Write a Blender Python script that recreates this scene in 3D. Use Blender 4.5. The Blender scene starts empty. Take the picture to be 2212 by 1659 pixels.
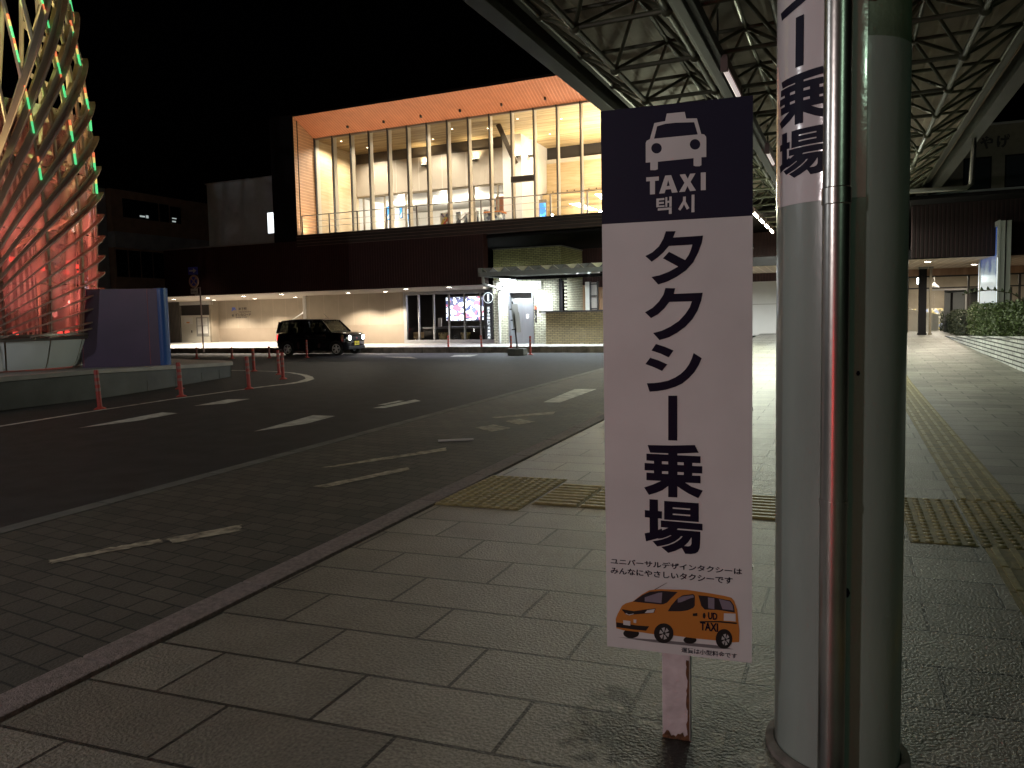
import bpy, bmesh, math, random
from mathutils import Vector, Matrix, Euler
R_ = math.radians
random.seed(7)
SC = bpy.context.scene
COL = SC.collection
# ------------------------------------------------------------------ camera, sky, exposure
YAW, PITCH, ROLL = R_(24.6), R_(4.0), 0.021
cd = bpy.data.cameras.new('camera'); cam = bpy.data.objects.new('camera', cd); COL.objects.link(cam)
cam.location = (0, 0, 1.5)
cam.rotation_mode = 'QUATERNION'
cam.rotation_quaternion = (Matrix.Rotation(YAW, 4, 'Z') @ Matrix.Rotation(math.pi/2 - PITCH, 4, 'X') @ Matrix.Rotation(-ROLL, 4, 'Z')).to_quaternion()
cd.sensor_fit = 'HORIZONTAL'; cd.sensor_width = 36.0
cd.lens = 36.0 * 1580 / 2212
cd.shift_y = -40.5 / 2212
cd.clip_start = 0.05; cd.clip_end = 2000
SC.camera = cam
w = bpy.data.worlds.new('World'); SC.world = w; w.use_nodes = True
nt = w.node_tree; bg = nt.nodes['Background']
sky = nt.nodes.new('ShaderNodeTexSky'); sky.sky_type = 'NISHITA'; sky.sun_disc = False
sky.sun_elevation = R_(-4); sky.sun_rotation = R_(200)
nt.links.new(sky.outputs[0], bg.inputs[0]); bg.inputs[1].default_value = 0.008   # deep night
SC.view_settings.view_transform = 'Standard'; SC.view_settings.look = 'None'
SC.view_settings.exposure = 0.0; SC.view_settings.gamma = 1.0
try: SC.view_settings.use_curve_mapping = False
except Exception: pass
SC.render.engine = 'CYCLES'
SC.cycles.use_denoising = True
SC.cycles.max_bounces = 6; SC.cycles.diffuse_bounces = 3; SC.cycles.glossy_bounces = 3
SC.cycles.transparent_max_bounces = 16; SC.cycles.sample_clamp_indirect = 4.0
SC.cycles.caustics_reflective = False; SC.cycles.caustics_refractive = False

# ------------------------------------------------------------------ materials
def mat(name): 
    m = bpy.data.materials.new(name); m.use_nodes = True
    return m, m.node_tree, m.node_tree.nodes['Principled BSDF']
def pm(name, col, rough=0.6, metal=0.0, var=0.0, scale=8.0, bump=0.0, bscale=60.0, spec=0.5, coat=0.0, stretch=(1,1,1)):
    m, t, b = mat(name)
    b.inputs['Base Color'].default_value = (*col, 1); b.inputs['Roughness'].default_value = rough
    b.inputs['Metallic'].default_value = metal; b.inputs['Specular IOR Level'].default_value = spec
    if coat: b.inputs['Coat Weight'].default_value = coat; b.inputs['Coat Roughness'].default_value = 0.05
    if var or bump:
        tc = t.nodes.new('ShaderNodeTexCoord'); mp = t.nodes.new('ShaderNodeMapping')
        mp.inputs['Scale'].default_value = stretch
        t.links.new(tc.outputs['Object'], mp.inputs[0])
    if var:
        n = t.nodes.new('ShaderNodeTexNoise'); n.inputs['Scale'].default_value = scale; n.inputs['Detail'].default_value = 6
        t.links.new(mp.outputs[0], n.inputs['Vector'])
        r = t.nodes.new('ShaderNodeValToRGB')
        r.color_ramp.elements[0].position = 0.3; r.color_ramp.elements[1].position = 0.7
        r.color_ramp.elements[0].color = (*[c*(1-var) for c in col], 1); r.color_ramp.elements[1].color = (*[min(1, c*(1+var*0.7)) for c in col], 1)
        t.links.new(n.outputs[0], r.inputs[0]); t.links.new(r.outputs[0], b.inputs['Base Color'])
    if bump:
        n2 = t.nodes.new('ShaderNodeTexNoise'); n2.inputs['Scale'].default_value = bscale; n2.inputs['Detail'].default_value = 5
        t.links.new(mp.outputs[0], n2.inputs['Vector'])
        bp = t.nodes.new('ShaderNodeBump'); bp.inputs['Strength'].default_value = bump; bp.inputs['Distance'].default_value = 0.02
        t.links.new(n2.outputs[0], bp.inputs['Height']); t.links.new(bp.outputs[0], b.inputs['Normal'])
    return m
def em(name, col, s):
    m, t, b = mat(name)
    b.inputs['Base Color'].default_value = (0.8*col[0], 0.8*col[1], 0.8*col[2], 1)
    b.inputs['Emission Color'].default_value = (*col, 1); b.inputs['Emission Strength'].default_value = s
    return m
def glass(name, tint=(1,1,1), refl=1.0, frost=0.0, frostcol=(0.8,0.8,0.8)):
    m = bpy.data.materials.new(name); m.use_nodes = True; t = m.node_tree; t.nodes.clear()
    out = t.nodes.new('ShaderNodeOutputMaterial'); tr = t.nodes.new('ShaderNodeBsdfTransparent'); tr.inputs[0].default_value = (*tint, 1)
    gl = t.nodes.new('ShaderNodeBsdfGlossy'); gl.inputs['Roughness'].default_value = 0.02
    fr = t.nodes.new('ShaderNodeFresnel'); fr.inputs[0].default_value = 1.5
    mx = t.nodes.new('ShaderNodeMixShader'); base = tr.outputs[0]
    if frost:
        tl = t.nodes.new('ShaderNodeBsdfTranslucent'); tl.inputs[0].default_value = (*frostcol, 1)
        m2 = t.nodes.new('ShaderNodeMixShader'); m2.inputs[0].default_value = frost
        t.links.new(tr.outputs[0], m2.inputs[1]); t.links.new(tl.outputs[0], m2.inputs[2]); base = m2.outputs[0]
    k = t.nodes.new('ShaderNodeMath'); k.operation = 'MULTIPLY'; k.inputs[1].default_value = refl
    t.links.new(fr.outputs[0], k.inputs[0]); t.links.new(k.outputs[0], mx.inputs[0])
    t.links.new(base, mx.inputs[1]); t.links.new(gl.outputs[0], mx.inputs[2]); t.links.new(mx.outputs[0], out.inputs[0])
    return m
def coords(t, swz=None, off=(0,0,0), skew=0.0):
    """object coordinates as a brick plane: swz picks two axes, skew shears rows"""
    tc = t.nodes.new('ShaderNodeTexCoord'); sp = t.nodes.new('ShaderNodeSeparateXYZ'); t.links.new(tc.outputs['Object'], sp.inputs[0])
    cb = t.nodes.new('ShaderNodeCombineXYZ')
    a, b = swz or ('X', 'Y')
    def sh(o, d):
        n = t.nodes.new('ShaderNodeMath'); n.operation = 'ADD'; n.inputs[1].default_value = d; t.links.new(o, n.inputs[0]); return n.outputs[0]
    ax = sh(sp.outputs[a], off[0]); by = sh(sp.outputs[b], off[1])
    if skew:
        n = t.nodes.new('ShaderNodeMath'); n.operation = 'MULTIPLY_ADD'; n.inputs[1].default_value = skew
        t.links.new(sp.outputs[a], n.inputs[0]); t.links.new(by, n.inputs[2]); by = n.outputs[0]
    t.links.new(ax, cb.inputs[0]); t.links.new(by, cb.inputs[1])
    return tc, cb
def brickmat(name, c1, c2, cm, bw, rh, mortar, rough=0.75, off=(0,0,0), skew=0.0, swz=None, bump=0.6, grain=0.3, gscale=90.0, blotch=0.25, bsc=1.2, freq=2, offset=0.5, wet_shade=None, spec=0.5, gdist=0.006):
    m, t, b = mat(name); tc, v = coords(t, swz, off, skew)
    br = t.nodes.new('ShaderNodeTexBrick'); br.inputs['Scale'].default_value = 1.0
    br.inputs['Brick Width'].default_value = bw; br.inputs['Row Height'].default_value = rh; br.inputs['Mortar Size'].default_value = mortar
    br.inputs['Mortar Smooth'].default_value = 0.1; br.offset = offset; br.offset_frequency = freq; br.inputs['Bias'].default_value = 0.0
    br.inputs['Color1'].default_value = (*c1, 1); br.inputs['Color2'].default_value = (*c2, 1); br.inputs['Mortar'].default_value = (*cm, 1)
    t.links.new(v.outputs[0], br.inputs['Vector'])
    ns = t.nodes.new('ShaderNodeTexNoise'); ns.inputs['Scale'].default_value = bsc; ns.inputs['Detail'].default_value = 8; ns.inputs['Roughness'].default_value = 0.65
    t.links.new(tc.outputs['Object'], ns.inputs['Vector'])
    rp = t.nodes.new('ShaderNodeMapRange'); rp.inputs[1].default_value = 0.3; rp.inputs[2].default_value = 0.7
    rp.inputs[3].default_value = 1 - blotch; rp.inputs[4].default_value = 1 + blotch*0.6
    t.links.new(ns.outputs[0], rp.inputs[0])
    gn = t.nodes.new('ShaderNodeTexNoise'); gn.inputs['Scale'].default_value = gscale; gn.inputs['Detail'].default_value = 4
    t.links.new(tc.outputs['Object'], gn.inputs['Vector'])
    gr = t.nodes.new('ShaderNodeMapRange'); gr.inputs[1].default_value = 0.25; gr.inputs[2].default_value = 0.75; gr.inputs[3].default_value = 1-grain; gr.inputs[4].default_value = 1+grain
    t.links.new(gn.outputs[0], gr.inputs[0])
    mu = t.nodes.new('ShaderNodeMath'); mu.operation = 'MULTIPLY'; t.links.new(rp.outputs[0], mu.inputs[0]); t.links.new(gr.outputs[0], mu.inputs[1])
    mx = t.nodes.new('ShaderNodeMix'); mx.data_type = 'RGBA'; mx.blend_type = 'MULTIPLY'; mx.inputs[0].default_value = 1.0
    t.links.new(br.outputs['Color'], mx.inputs[6]); t.links.new(mu.outputs[0], mx.inputs[7])
    colout = mx.outputs[2]
    for (sx, sy, sr, sc_) in (wet_shade or []):
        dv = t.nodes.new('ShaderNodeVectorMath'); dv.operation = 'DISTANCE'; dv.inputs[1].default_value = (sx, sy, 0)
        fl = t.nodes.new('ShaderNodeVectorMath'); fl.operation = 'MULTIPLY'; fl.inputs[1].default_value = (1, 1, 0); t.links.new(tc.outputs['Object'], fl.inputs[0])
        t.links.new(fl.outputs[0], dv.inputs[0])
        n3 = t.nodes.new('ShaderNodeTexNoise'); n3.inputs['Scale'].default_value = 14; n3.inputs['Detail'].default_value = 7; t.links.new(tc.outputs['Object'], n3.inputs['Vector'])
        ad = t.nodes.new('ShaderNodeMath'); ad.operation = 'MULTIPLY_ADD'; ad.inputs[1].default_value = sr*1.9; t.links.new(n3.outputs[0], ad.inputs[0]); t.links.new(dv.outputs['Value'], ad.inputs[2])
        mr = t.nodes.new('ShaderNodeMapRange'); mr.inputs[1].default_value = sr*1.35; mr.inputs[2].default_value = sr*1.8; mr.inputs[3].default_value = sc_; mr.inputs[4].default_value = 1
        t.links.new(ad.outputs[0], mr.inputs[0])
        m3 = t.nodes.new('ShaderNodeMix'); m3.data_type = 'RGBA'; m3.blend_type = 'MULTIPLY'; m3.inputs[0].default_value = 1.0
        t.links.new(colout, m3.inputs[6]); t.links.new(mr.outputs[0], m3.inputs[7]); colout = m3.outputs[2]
    t.links.new(colout, b.inputs['Base Color']); b.inputs['Roughness'].default_value = rough; b.inputs['Specular IOR Level'].default_value = spec
    hm = t.nodes.new('ShaderNodeMath'); hm.operation = 'MULTIPLY_ADD'; hm.inputs[1].default_value = -1.0; t.links.new(br.outputs['Fac'], hm.inputs[0])
    g2 = t.nodes.new('ShaderNodeMath'); g2.operation = 'MULTIPLY'; g2.inputs[1].default_value = gdist/0.01; t.links.new(gn.outputs[0], g2.inputs[0]); t.links.new(g2.outputs[0], hm.inputs[2])
    bp = t.nodes.new('ShaderNodeBump'); bp.inputs['Strength'].default_value = bump; bp.inputs['Distance'].default_value = 0.01
    t.links.new(hm.outputs[0], bp.inputs['Height']); t.links.new(bp.outputs[0], b.inputs['Normal'])
    return m
def ribmat(name, c1, c2, period, axis='X', duty=0.5, rough=0.6, var=0.15, bump=0.5, metal=0.0, soft=0.15):
    """ribbed / boarded cladding: a saw of lines along one object axis"""
    m, t, b = mat(name)
    tc = t.nodes.new('ShaderNodeTexCoord'); sp = t.nodes.new('ShaderNodeSeparateXYZ'); t.links.new(tc.outputs['Object'], sp.inputs[0])
    dv = t.nodes.new('ShaderNodeMath'); dv.operation = 'DIVIDE'; dv.inputs[1].default_value = period; t.links.new(sp.outputs[axis], dv.inputs[0])
    pp = t.nodes.new('ShaderNodeMath'); pp.operation = 'PINGPONG'; pp.inputs[1].default_value = 0.5; t.links.new(dv.outputs[0], pp.inputs[0])
    mr = t.nodes.new('ShaderNodeMapRange'); mr.inputs[1].default_value = duty*0.5-soft*0.5; mr.inputs[2].default_value = duty*0.5+soft*0.5; t.links.new(pp.outputs[0], mr.inputs[0])
    mx = t.nodes.new('ShaderNodeMix'); mx.data_type = 'RGBA'; mx.inputs[6].default_value = (*c1, 1); mx.inputs[7].default_value = (*c2, 1); t.links.new(mr.outputs[0], mx.inputs[0])
    ns = t.nodes.new('ShaderNodeTexNoise'); ns.inputs['Scale'].default_value = 2.5; ns.inputs['Detail'].default_value = 6; t.links.new(tc.outputs['Object'], ns.inputs['Vector'])
    rp = t.nodes.new('ShaderNodeMapRange'); rp.inputs[1].default_value = 0.3; rp.inputs[2].default_value = 0.7; rp.inputs[3].default_value = 1-var; rp.inputs[4].default_value = 1+var; t.links.new(ns.outputs[0], rp.inputs[0])
    m2 = t.nodes.new('ShaderNodeMix'); m2.data_type = 'RGBA'; m2.blend_type = 'MULTIPLY'; m2.inputs[0].default_value = 1; t.links.new(mx.outputs[2], m2.inputs[6]); t.links.new(rp.outputs[0], m2.inputs[7])
    t.links.new(m2.outputs[2], b.inputs['Base Color']); b.inputs['Roughness'].default_value = rough; b.inputs['Metallic'].default_value = metal
    bp = t.nodes.new('ShaderNodeBump'); bp.inputs['Strength'].default_value = bump; bp.inputs['Distance'].default_value = 0.02; t.links.new(mr.outputs[0], bp.inputs['Height']); t.links.new(bp.outputs[0], b.inputs['Normal'])
    return m
def woodmat(name, c1, c2, stretch=(0.6, 14, 14), board=0.0, axis='Y', rough=0.5):
    m, t, b = mat(name)
    tc = t.nodes.new('ShaderNodeTexCoord'); mp = t.nodes.new('ShaderNodeMapping'); mp.inputs['Scale'].default_value = stretch; t.links.new(tc.outputs['Object'], mp.inputs[0])
    n = t.nodes.new('ShaderNodeTexNoise'); n.inputs['Scale'].default_value = 1.0; n.inputs['Detail'].default_value = 4; t.links.new(mp.outputs[0], n.inputs['Vector'])
    r = t.nodes.new('ShaderNodeValToRGB'); r.color_ramp.elements[0].position = 0.36; r.color_ramp.elements[1].position = 0.62
    r.color_ramp.elements[0].color = (*c1, 1); r.color_ramp.elements[1].color = (*c2, 1)
    t.links.new(n.outputs[0], r.inputs[0]); t.links.new(r.outputs[0], b.inputs['Base Color']); b.inputs['Roughness'].default_value = rough
    return m

# ------------------------------------------------------------------ mesh builder
class MB:
    def __init__(s): s.v = []; s.f = []; s.mi = []; s.cur = 0
    def add(s, vs, fs):
        o = len(s.v); s.v += [tuple(p) for p in vs]; s.f += [tuple(i+o for i in f) for f in fs]; s.mi += [s.cur]*len(fs); return s
    def box(s, x0, y0, z0, x1, y1, z1, M=None):
        x0, x1 = min(x0,x1), max(x0,x1); y0, y1 = min(y0,y1), max(y0,y1); z0, z1 = min(z0,z1), max(z0,z1)
        vs = [Vector(p) for p in ((x0,y0,z0),(x1,y0,z0),(x1,y1,z0),(x0,y1,z0),(x0,y0,z1),(x1,y0,z1),(x1,y1,z1),(x0,y1,z1))]
        if M: vs = [M @ p for p in vs]
        return s.add(vs, [(3,2,1,0),(4,5,6,7),(0,1,5,4),(1,2,6,5),(2,3,7,6),(3,0,4,7)])
    def bar(s, p0, p1, w, h, up=(0,0,1)):
        p0, p1 = Vector(p0), Vector(p1); d = (p1-p0); L = d.length; d.normalize(); u = Vector(up)
        sx = d.cross(u)
        if sx.length < 1e-4: sx = d.cross(Vector((1,0,0)))
        sx.normalize(); u = sx.cross(d)
        vs = []
        for p in (p0, p1):
            for a, b in ((-1,-1),(1,-1),(1,1),(-1,1)): vs.append(p + sx*(a*w/2) + u*(b*h/2))
        return s.add(vs, [(0,1,2,3),(7,6,5,4),(0,4,5,1),(1,5,6,2),(2,6,7,3),(3,7,4,0)])
    def tube(s, pts, r, n=10, cap=True):
        pts = [Vector(p) for p in pts]; rs = r if isinstance(r, (list, tuple)) else [r]*len(pts)
        rings = []; prev = None
        for i, p in enumerate(pts):
            d = (pts[min(i+1, len(pts)-1)] - pts[max(i-1, 0)]).normalized()
            if prev is None:
                a = d.cross(Vector((0,0,1)))
                if a.length < 1e-3: a = d.cross(Vector((1,0,0)))
            else: a = prev - d*prev.dot(d)
            a.normalize(); prev = a; b = d.cross(a)
            rings.append([p + a*(rs[i]*math.cos(2*math.pi*k/n)) + b*(rs[i]*math.sin(2*math.pi*k/n)) for k in range(n)])
        vs = [q for ring in rings for q in ring]; fs = []
        for i in range(len(rings)-1):
            for k in range(n): fs.append((i*n+k, i*n+(k+1)%n, (i+1)*n+(k+1)%n, (i+1)*n+k))
        if cap: fs += [tuple(reversed(range(n))), tuple(range((len(rings)-1)*n, len(rings)*n))]
        return s.add(vs, fs)
    def lathe(s, prof, c=(0,0,0), n=32, a0=0.0, a1=2*math.pi, cap=False, axis='Z'):
        full = abs(a1-a0-2*math.pi) < 1e-6; m = n if full else n+1; vs = []
        for r, z in prof:
            for k in range(m):
                a = a0+(a1-a0)*k/n; x, y = r*math.cos(a), r*math.sin(a)
                p = (x, y, z) if axis == 'Z' else (x, z, y) if axis == 'Y' else (z, x, y)
                vs.append((c[0]+p[0], c[1]+p[1], c[2]+p[2]))
        fs = []
        for i in range(len(prof)-1):
            for k in range(n if full else n): 
                k2 = (k+1) % m if full else k+1
                fs.append((i*m+k, i*m+k2, (i+1)*m+k2, (i+1)*m+k))
        if cap: fs += [tuple(reversed(range(m))), tuple(range((len(prof)-1)*m, len(prof)*m))]
        return s.add(vs, fs)
    def sphere(s, c, r, n=12, sq=(1,1,1)):
        prof = [(max(1e-4, math.sin(math.pi*i/(n//2+2))), -math.cos(math.pi*i/(n//2+2))) for i in range(n//2+3)]
        o = len(s.v); s.lathe([(a*r, b*r) for a, b in prof], (0,0,0), n)
        for i in range(o, len(s.v)): x, y, z = s.v[i]; s.v[i] = (c[0]+x*sq[0], c[1]+y*sq[1], c[2]+z*sq[2])
        return s
    def quad(s, *p): return s.add(p, [tuple(range(len(p)))])
    def prism(s, poly, z0, z1, M=None):
        n = len(poly); zb = z0 if callable(z0) else (lambda x, y: z0); zt = z1 if callable(z1) else (lambda x, y: z1)
        vs = [Vector((x, y, zb(x,y))) for x, y in poly] + [Vector((x, y, zt(x,y))) for x, y in poly]
        if M: vs = [M @ p for p in vs]
        return s.add(vs, [tuple(reversed(range(n))), tuple(range(n, 2*n))] + [(i, (i+1)%n, n+(i+1)%n, n+i) for i in range(n)])
    def build(s, name, m, parent=None, smooth=False, bevel=0.0, org=None, sm_angle=35):
        me = bpy.data.meshes.new(name)
        o_ = org if org is not None else (parent['_org'] if parent is not None and '_org' in parent else (0,0,0))
        me.from_pydata([(x-o_[0], y-o_[1], z-o_[2]) for x, y, z in s.v], [], s.f)
        ms = m if isinstance(m, (list, tuple)) else [m]
        for q in ms: me.materials.append(q)
        if len(ms) > 1: me.polygons.foreach_set('material_index', s.mi)
        bm = bmesh.new(); bm.from_mesh(me); bmesh.ops.recalc_face_normals(bm, faces=bm.faces)
        if bevel:
            es = [e for e in bm.edges if len(e.link_faces) == 2 and e.calc_face_angle() > R_(30)]
            bmesh.ops.bevel(bm, geom=es, offset=bevel, segments=2, affect='EDGES', profile=0.7, clamp_overlap=True)
        if smooth:
            for f in bm.faces: f.smooth = True
            for e in bm.edges:
                if len(e.link_faces) == 2 and e.calc_face_angle() > R_(sm_angle): e.smooth = False
        bm.to_mesh(me); bm.free(); me.update()
        o = bpy.data.objects.new(name, me); COL.objects.link(o)
        if parent is not None:
            o.parent = parent; o['_org'] = o_
        return o
def clean():
    for o in SC.objects:
        if '_org' in o: del o['_org']
def fill2d(loops):
    """several closed loops of (x, y) filled with holes -> (verts2d, faces)"""
    c = bpy.data.curves.new('fill', 'CURVE'); c.dimensions = '2D'; c.fill_mode = 'BOTH'
    for l in loops:
        sp = c.splines.new('POLY'); sp.points.add(len(l)-1)
        for p, (x, y) in zip(sp.points, l): p.co = (x, y, 0, 1)
        sp.use_cyclic_u = True
    o = bpy.data.objects.new('fill', c); COL.objects.link(o)
    dg = bpy.context.evaluated_depsgraph_get(); dg.update()
    me = bpy.data.meshes.new_from_object(o.evaluated_get(dg))
    vs = [(v.co.x, v.co.y) for v in me.vertices]; fs = [tuple(p.vertices) for p in me.polygons]
    bpy.data.objects.remove(o); bpy.data.curves.remove(c); bpy.data.meshes.remove(me)
    return vs, fs
def text2d(body, bold=0.0, spacing=1.0):
    c = bpy.data.curves.new('txt', 'FONT'); c.body = body; c.offset = bold; c.space_character = spacing; c.resolution_u = 4
    o = bpy.data.objects.new('txt', c); COL.objects.link(o)
    dg = bpy.context.evaluated_depsgraph_get(); dg.update()
    me = bpy.data.meshes.new_from_object(o.evaluated_get(dg))
    vs = [(v.co.x, v.co.y) for v in me.vertices]; fs = [tuple(p.vertices) for p in me.polygons]
    bpy.data.objects.remove(o); bpy.data.curves.remove(c); bpy.data.meshes.remove(me)
    return vs, fs
def fit(vf, x0, y0, x1, y1):
    vs, fs = vf; xs = [p[0] for p in vs]; ys = [p[1] for p in vs]; ax, bx, ay, by = min(xs), max(xs), min(ys), max(ys)
    return [(x0+(x-ax)/(bx-ax)*(x1-x0), y0+(y-ay)/(by-ay)*(y1-y0)) for x, y in vs], fs
def flat(mb, vf, f): mb.add([f(x, y) for x, y in vf[0]], vf[1]); return mb

# ------------------------------------------------------------------ scene graph helpers
FRM = Matrix.Translation((-19.6, 30.0, 0)) @ Matrix.Rotation(math.atan(0.025), 4, 'Z')   # the station's own axes: u along the front, v into it
def thing(name, label, cat, org=(0,0,0), group=None, M=None):
    o = bpy.data.objects.new(name, None); COL.objects.link(o); o.empty_display_size = 0.2
    o.matrix_world = (M or Matrix()) @ Matrix.Translation(org); o['_org'] = tuple(org)
    o['label'] = label; o['category'] = cat
    if group: o['group'] = group
    return o
def tag(o, label, cat, group=None):
    o['label'] = label; o['category'] = cat
    if group: o['group'] = group
    return o
def struct(o, label=None): 
    o['kind'] = 'structure'
    return o
def dup(root, M, label=None):
    r = root.copy(); COL.objects.link(r); r.matrix_world = M
    if label: r['label'] = label
    for ch in list(root.children):
        if ch.type == 'LIGHT' or ch.type == 'MESH':
            c = ch.copy(); COL.objects.link(c); c.parent = r
            for g in ch.children:
                d = g.copy(); COL.objects.link(d); d.parent = c
    return r
def lamp(kind, name, loc, power, col, parent=None, size=0.2, rot=None, spot=None, blend=0.6, sizey=None, soft=0.05, M=None):
    l = bpy.data.lights.new(name, kind); l.energy = power; l.color = col
    if kind == 'AREA':
        l.size = size
        if sizey: l.shape = 'RECTANGLE'; l.size_y = sizey
        else: l.shape = 'DISK'
    else: l.shadow_soft_size = soft
    if kind == 'SPOT': l.spot_size = spot or R_(100); l.spot_blend = blend
    o = bpy.data.objects.new(name, l); COL.objects.link(o)
    T = Matrix.Translation(loc) @ (Euler(rot).to_matrix().to_4x4() if rot else Matrix())
    if parent is not None:
        o.parent = parent; org = parent.get('_org', (0,0,0)); o.matrix_local = Matrix.Translation([-a for a in org]) @ T
    else: o.matrix_world = (M or Matrix()) @ T
    return o
GLYPH_TA=[[(-0.0229, 1.7656), (0.0089, 1.7642), (0.0005, 1.7435), (0.0976, 1.745), (0.0929, 1.7204), (0.0821, 1.6912), (0.066, 1.6592), (0.0424, 1.6332), (0.0098, 1.6119), (-0.02, 1.5978), (-0.0495, 1.5894), (-0.0716, 1.6151), (-0.0438, 1.6204), (-0.0138, 1.6308), (0.0168, 1.6468), (-0.033, 1.6762), (-0.0129, 1.6973), (0.0396, 1.6672), (0.0514, 1.6837), (0.0588, 1.7012), (0.0633, 1.7174), (-0.0133, 1.7163), (-0.0314, 1.6964), (-0.0494, 1.6806), (-0.0706, 1.6663), (-0.0917, 1.6863), (-0.0674, 1.698), (-0.0462, 1.7166), (-0.0311, 1.7415)]]
GLYPH_KU=[[(-0.0255, 1.5768), (0.0067, 1.5749), (0.0015, 1.5563), (0.096, 1.5576), (0.0912, 1.5314), (0.08, 1.5001), (0.0624, 1.4704), (0.0387, 1.4451), (0.0119, 1.4257), (-0.0151, 1.4108), (-0.0465, 1.4016), (-0.0676, 1.4258), (-0.0391, 1.4331), (-0.0089, 1.4473), (0.018, 1.4651), (0.0388, 1.4874), (0.0537, 1.5097), (0.0611, 1.53), (-0.0129, 1.5298), (-0.0296, 1.5086), (-0.0508, 1.4892), (-0.0742, 1.4765), (-0.0944, 1.4968), (-0.0688, 1.511), (-0.0474, 1.5319), (-0.0323, 1.5543)]]
GLYPH_SHI=[[(-0.0584, 1.3887), (-0.0289, 1.3789), (0.0001, 1.366), (-0.0162, 1.3428), (-0.0422, 1.3553), (-0.0735, 1.3664)], [(-0.078, 1.3419), (-0.0499, 1.3326), (-0.0208, 1.3192), (-0.0386, 1.2966), (-0.0653, 1.3091), (-0.0945, 1.32)], [(0.066, 1.3574), (0.0922, 1.3399), (0.0818, 1.3157), (0.0682, 1.2929), (0.0497, 1.2725), (0.0285, 1.2544), (0.0048, 1.2427), (-0.0266, 1.2327), (-0.0532, 1.2279), (-0.0809, 1.2254), (-0.0899, 1.2541), (-0.067, 1.2552), (-0.0429, 1.2583), (-0.0176, 1.2643), (0.005, 1.2747), (0.0237, 1.287), (0.0387, 1.3017), (0.0511, 1.3195), (0.0598, 1.3385)]]
GLYPH_BAR=[[(-0.0184, 1.2126), (0.0117, 1.213), (0.0109, 1.0593), (-0.0193, 1.0593)]]
GLYPH_JO=[[(-0.0892, 1.0406), (-0.0082, 1.0419), (0.0688, 1.0461), (0.0815, 1.0203), (0.011, 1.0148), (0.0109, 1.0092), (0.0874, 1.0085), (0.0873, 0.985), (0.06, 0.9848), (0.06, 0.9742), (0.0926, 0.9747), (0.0926, 0.95), (0.0599, 0.9497), (0.0598, 0.9413), (0.0872, 0.9417), (0.0871, 0.9159), (0.0364, 0.9159), (0.0573, 0.9029), (0.0945, 0.8915), (0.0795, 0.8642), (0.0482, 0.8781), (0.0242, 0.8924), (0.0104, 0.9017), (0.0102, 0.8628), (-0.0205, 0.8627), (-0.0203, 0.9014), (-0.0396, 0.8859), (-0.0612, 0.8753), (-0.0859, 0.8666), (-0.1022, 0.8921), (-0.0733, 0.9031), (-0.044, 0.9178), (-0.0942, 0.9179), (-0.094, 0.9445), (-0.0684, 0.9441), (-0.0683, 0.9526), (-0.1001, 0.9525), (-0.0999, 0.9778), (-0.0681, 0.9772), (-0.0681, 0.986), (-0.0936, 0.9869), (-0.0935, 1.0109), (-0.0196, 1.0099), (-0.0196, 1.0146), (-0.0808, 1.0145)], [(-0.0411, 0.9859), (-0.0198, 0.9862), (-0.0198, 0.9764), (-0.0412, 0.9765)], [(0.011, 0.9855), (0.0322, 0.9852), (0.0321, 0.9758), (0.0109, 0.9759)], [(-0.0413, 0.952), (-0.02, 0.952), (-0.02, 0.9429), (-0.0414, 0.9428)], [(0.0108, 0.9515), (0.032, 0.9509), (0.032, 0.9419), (0.0107, 0.9418)]]
GLYPH_BA=[[(-0.0843, 0.8517), (-0.0558, 0.8515), (-0.0558, 0.8117), (-0.0419, 0.8114), (-0.0424, 0.7857), (-0.0559, 0.7859), (-0.0556, 0.7454), (-0.0431, 0.751), (-0.0419, 0.7447), (-0.0211, 0.7554), (-0.0461, 0.7559), (-0.046, 0.7797), (0.0931, 0.7769), (0.0931, 0.7538), (0.0856, 0.7539), (0.0109, 0.7551), (0.0081, 0.7506), (0.0856, 0.7495), (0.0855, 0.7208), (0.0836, 0.6924), (0.0784, 0.6794), (0.0694, 0.6724), (0.0543, 0.6688), (0.0355, 0.6684), (0.0242, 0.689), (0.0013, 0.6757), (-0.0217, 0.667), (-0.0451, 0.686), (-0.0246, 0.6922), (-0.0046, 0.7014), (0.0106, 0.7113), (0.0213, 0.7208), (0.0274, 0.7288), (0.0221, 0.729), (0.0145, 0.7203), (0.0015, 0.7098), (-0.0184, 0.6988), (-0.0399, 0.6915), (-0.0588, 0.6869), (-0.0749, 0.7045), (-0.0583, 0.708), (-0.0398, 0.7139), (-0.0229, 0.7215), (-0.0098, 0.7293), (-0.0144, 0.7297), (-0.0275, 0.7227), (-0.0413, 0.7169), (-0.0544, 0.7144), (-0.056, 0.7159), (-0.0972, 0.7019), (-0.102, 0.7301), (-0.0845, 0.7349), (-0.0844, 0.7865), (-0.1007, 0.787), (-0.1005, 0.8126), (-0.0847, 0.8119)], [(0.056, 0.7281), (0.0571, 0.7234), (0.0564, 0.7045), (0.0529, 0.6979), (0.0454, 0.6953), (0.0322, 0.6955), (0.0439, 0.7075), (0.0515, 0.7191)], [(-0.0343, 0.8487), (0.0811, 0.8472), (0.0809, 0.7819), (-0.0347, 0.7833)], [(-0.0059, 0.8279), (0.053, 0.827), (0.0529, 0.822), (-0.006, 0.823)], [(-0.006, 0.8064), (0.0529, 0.8054), (0.0529, 0.8004), (-0.0061, 0.8015)]]
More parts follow.
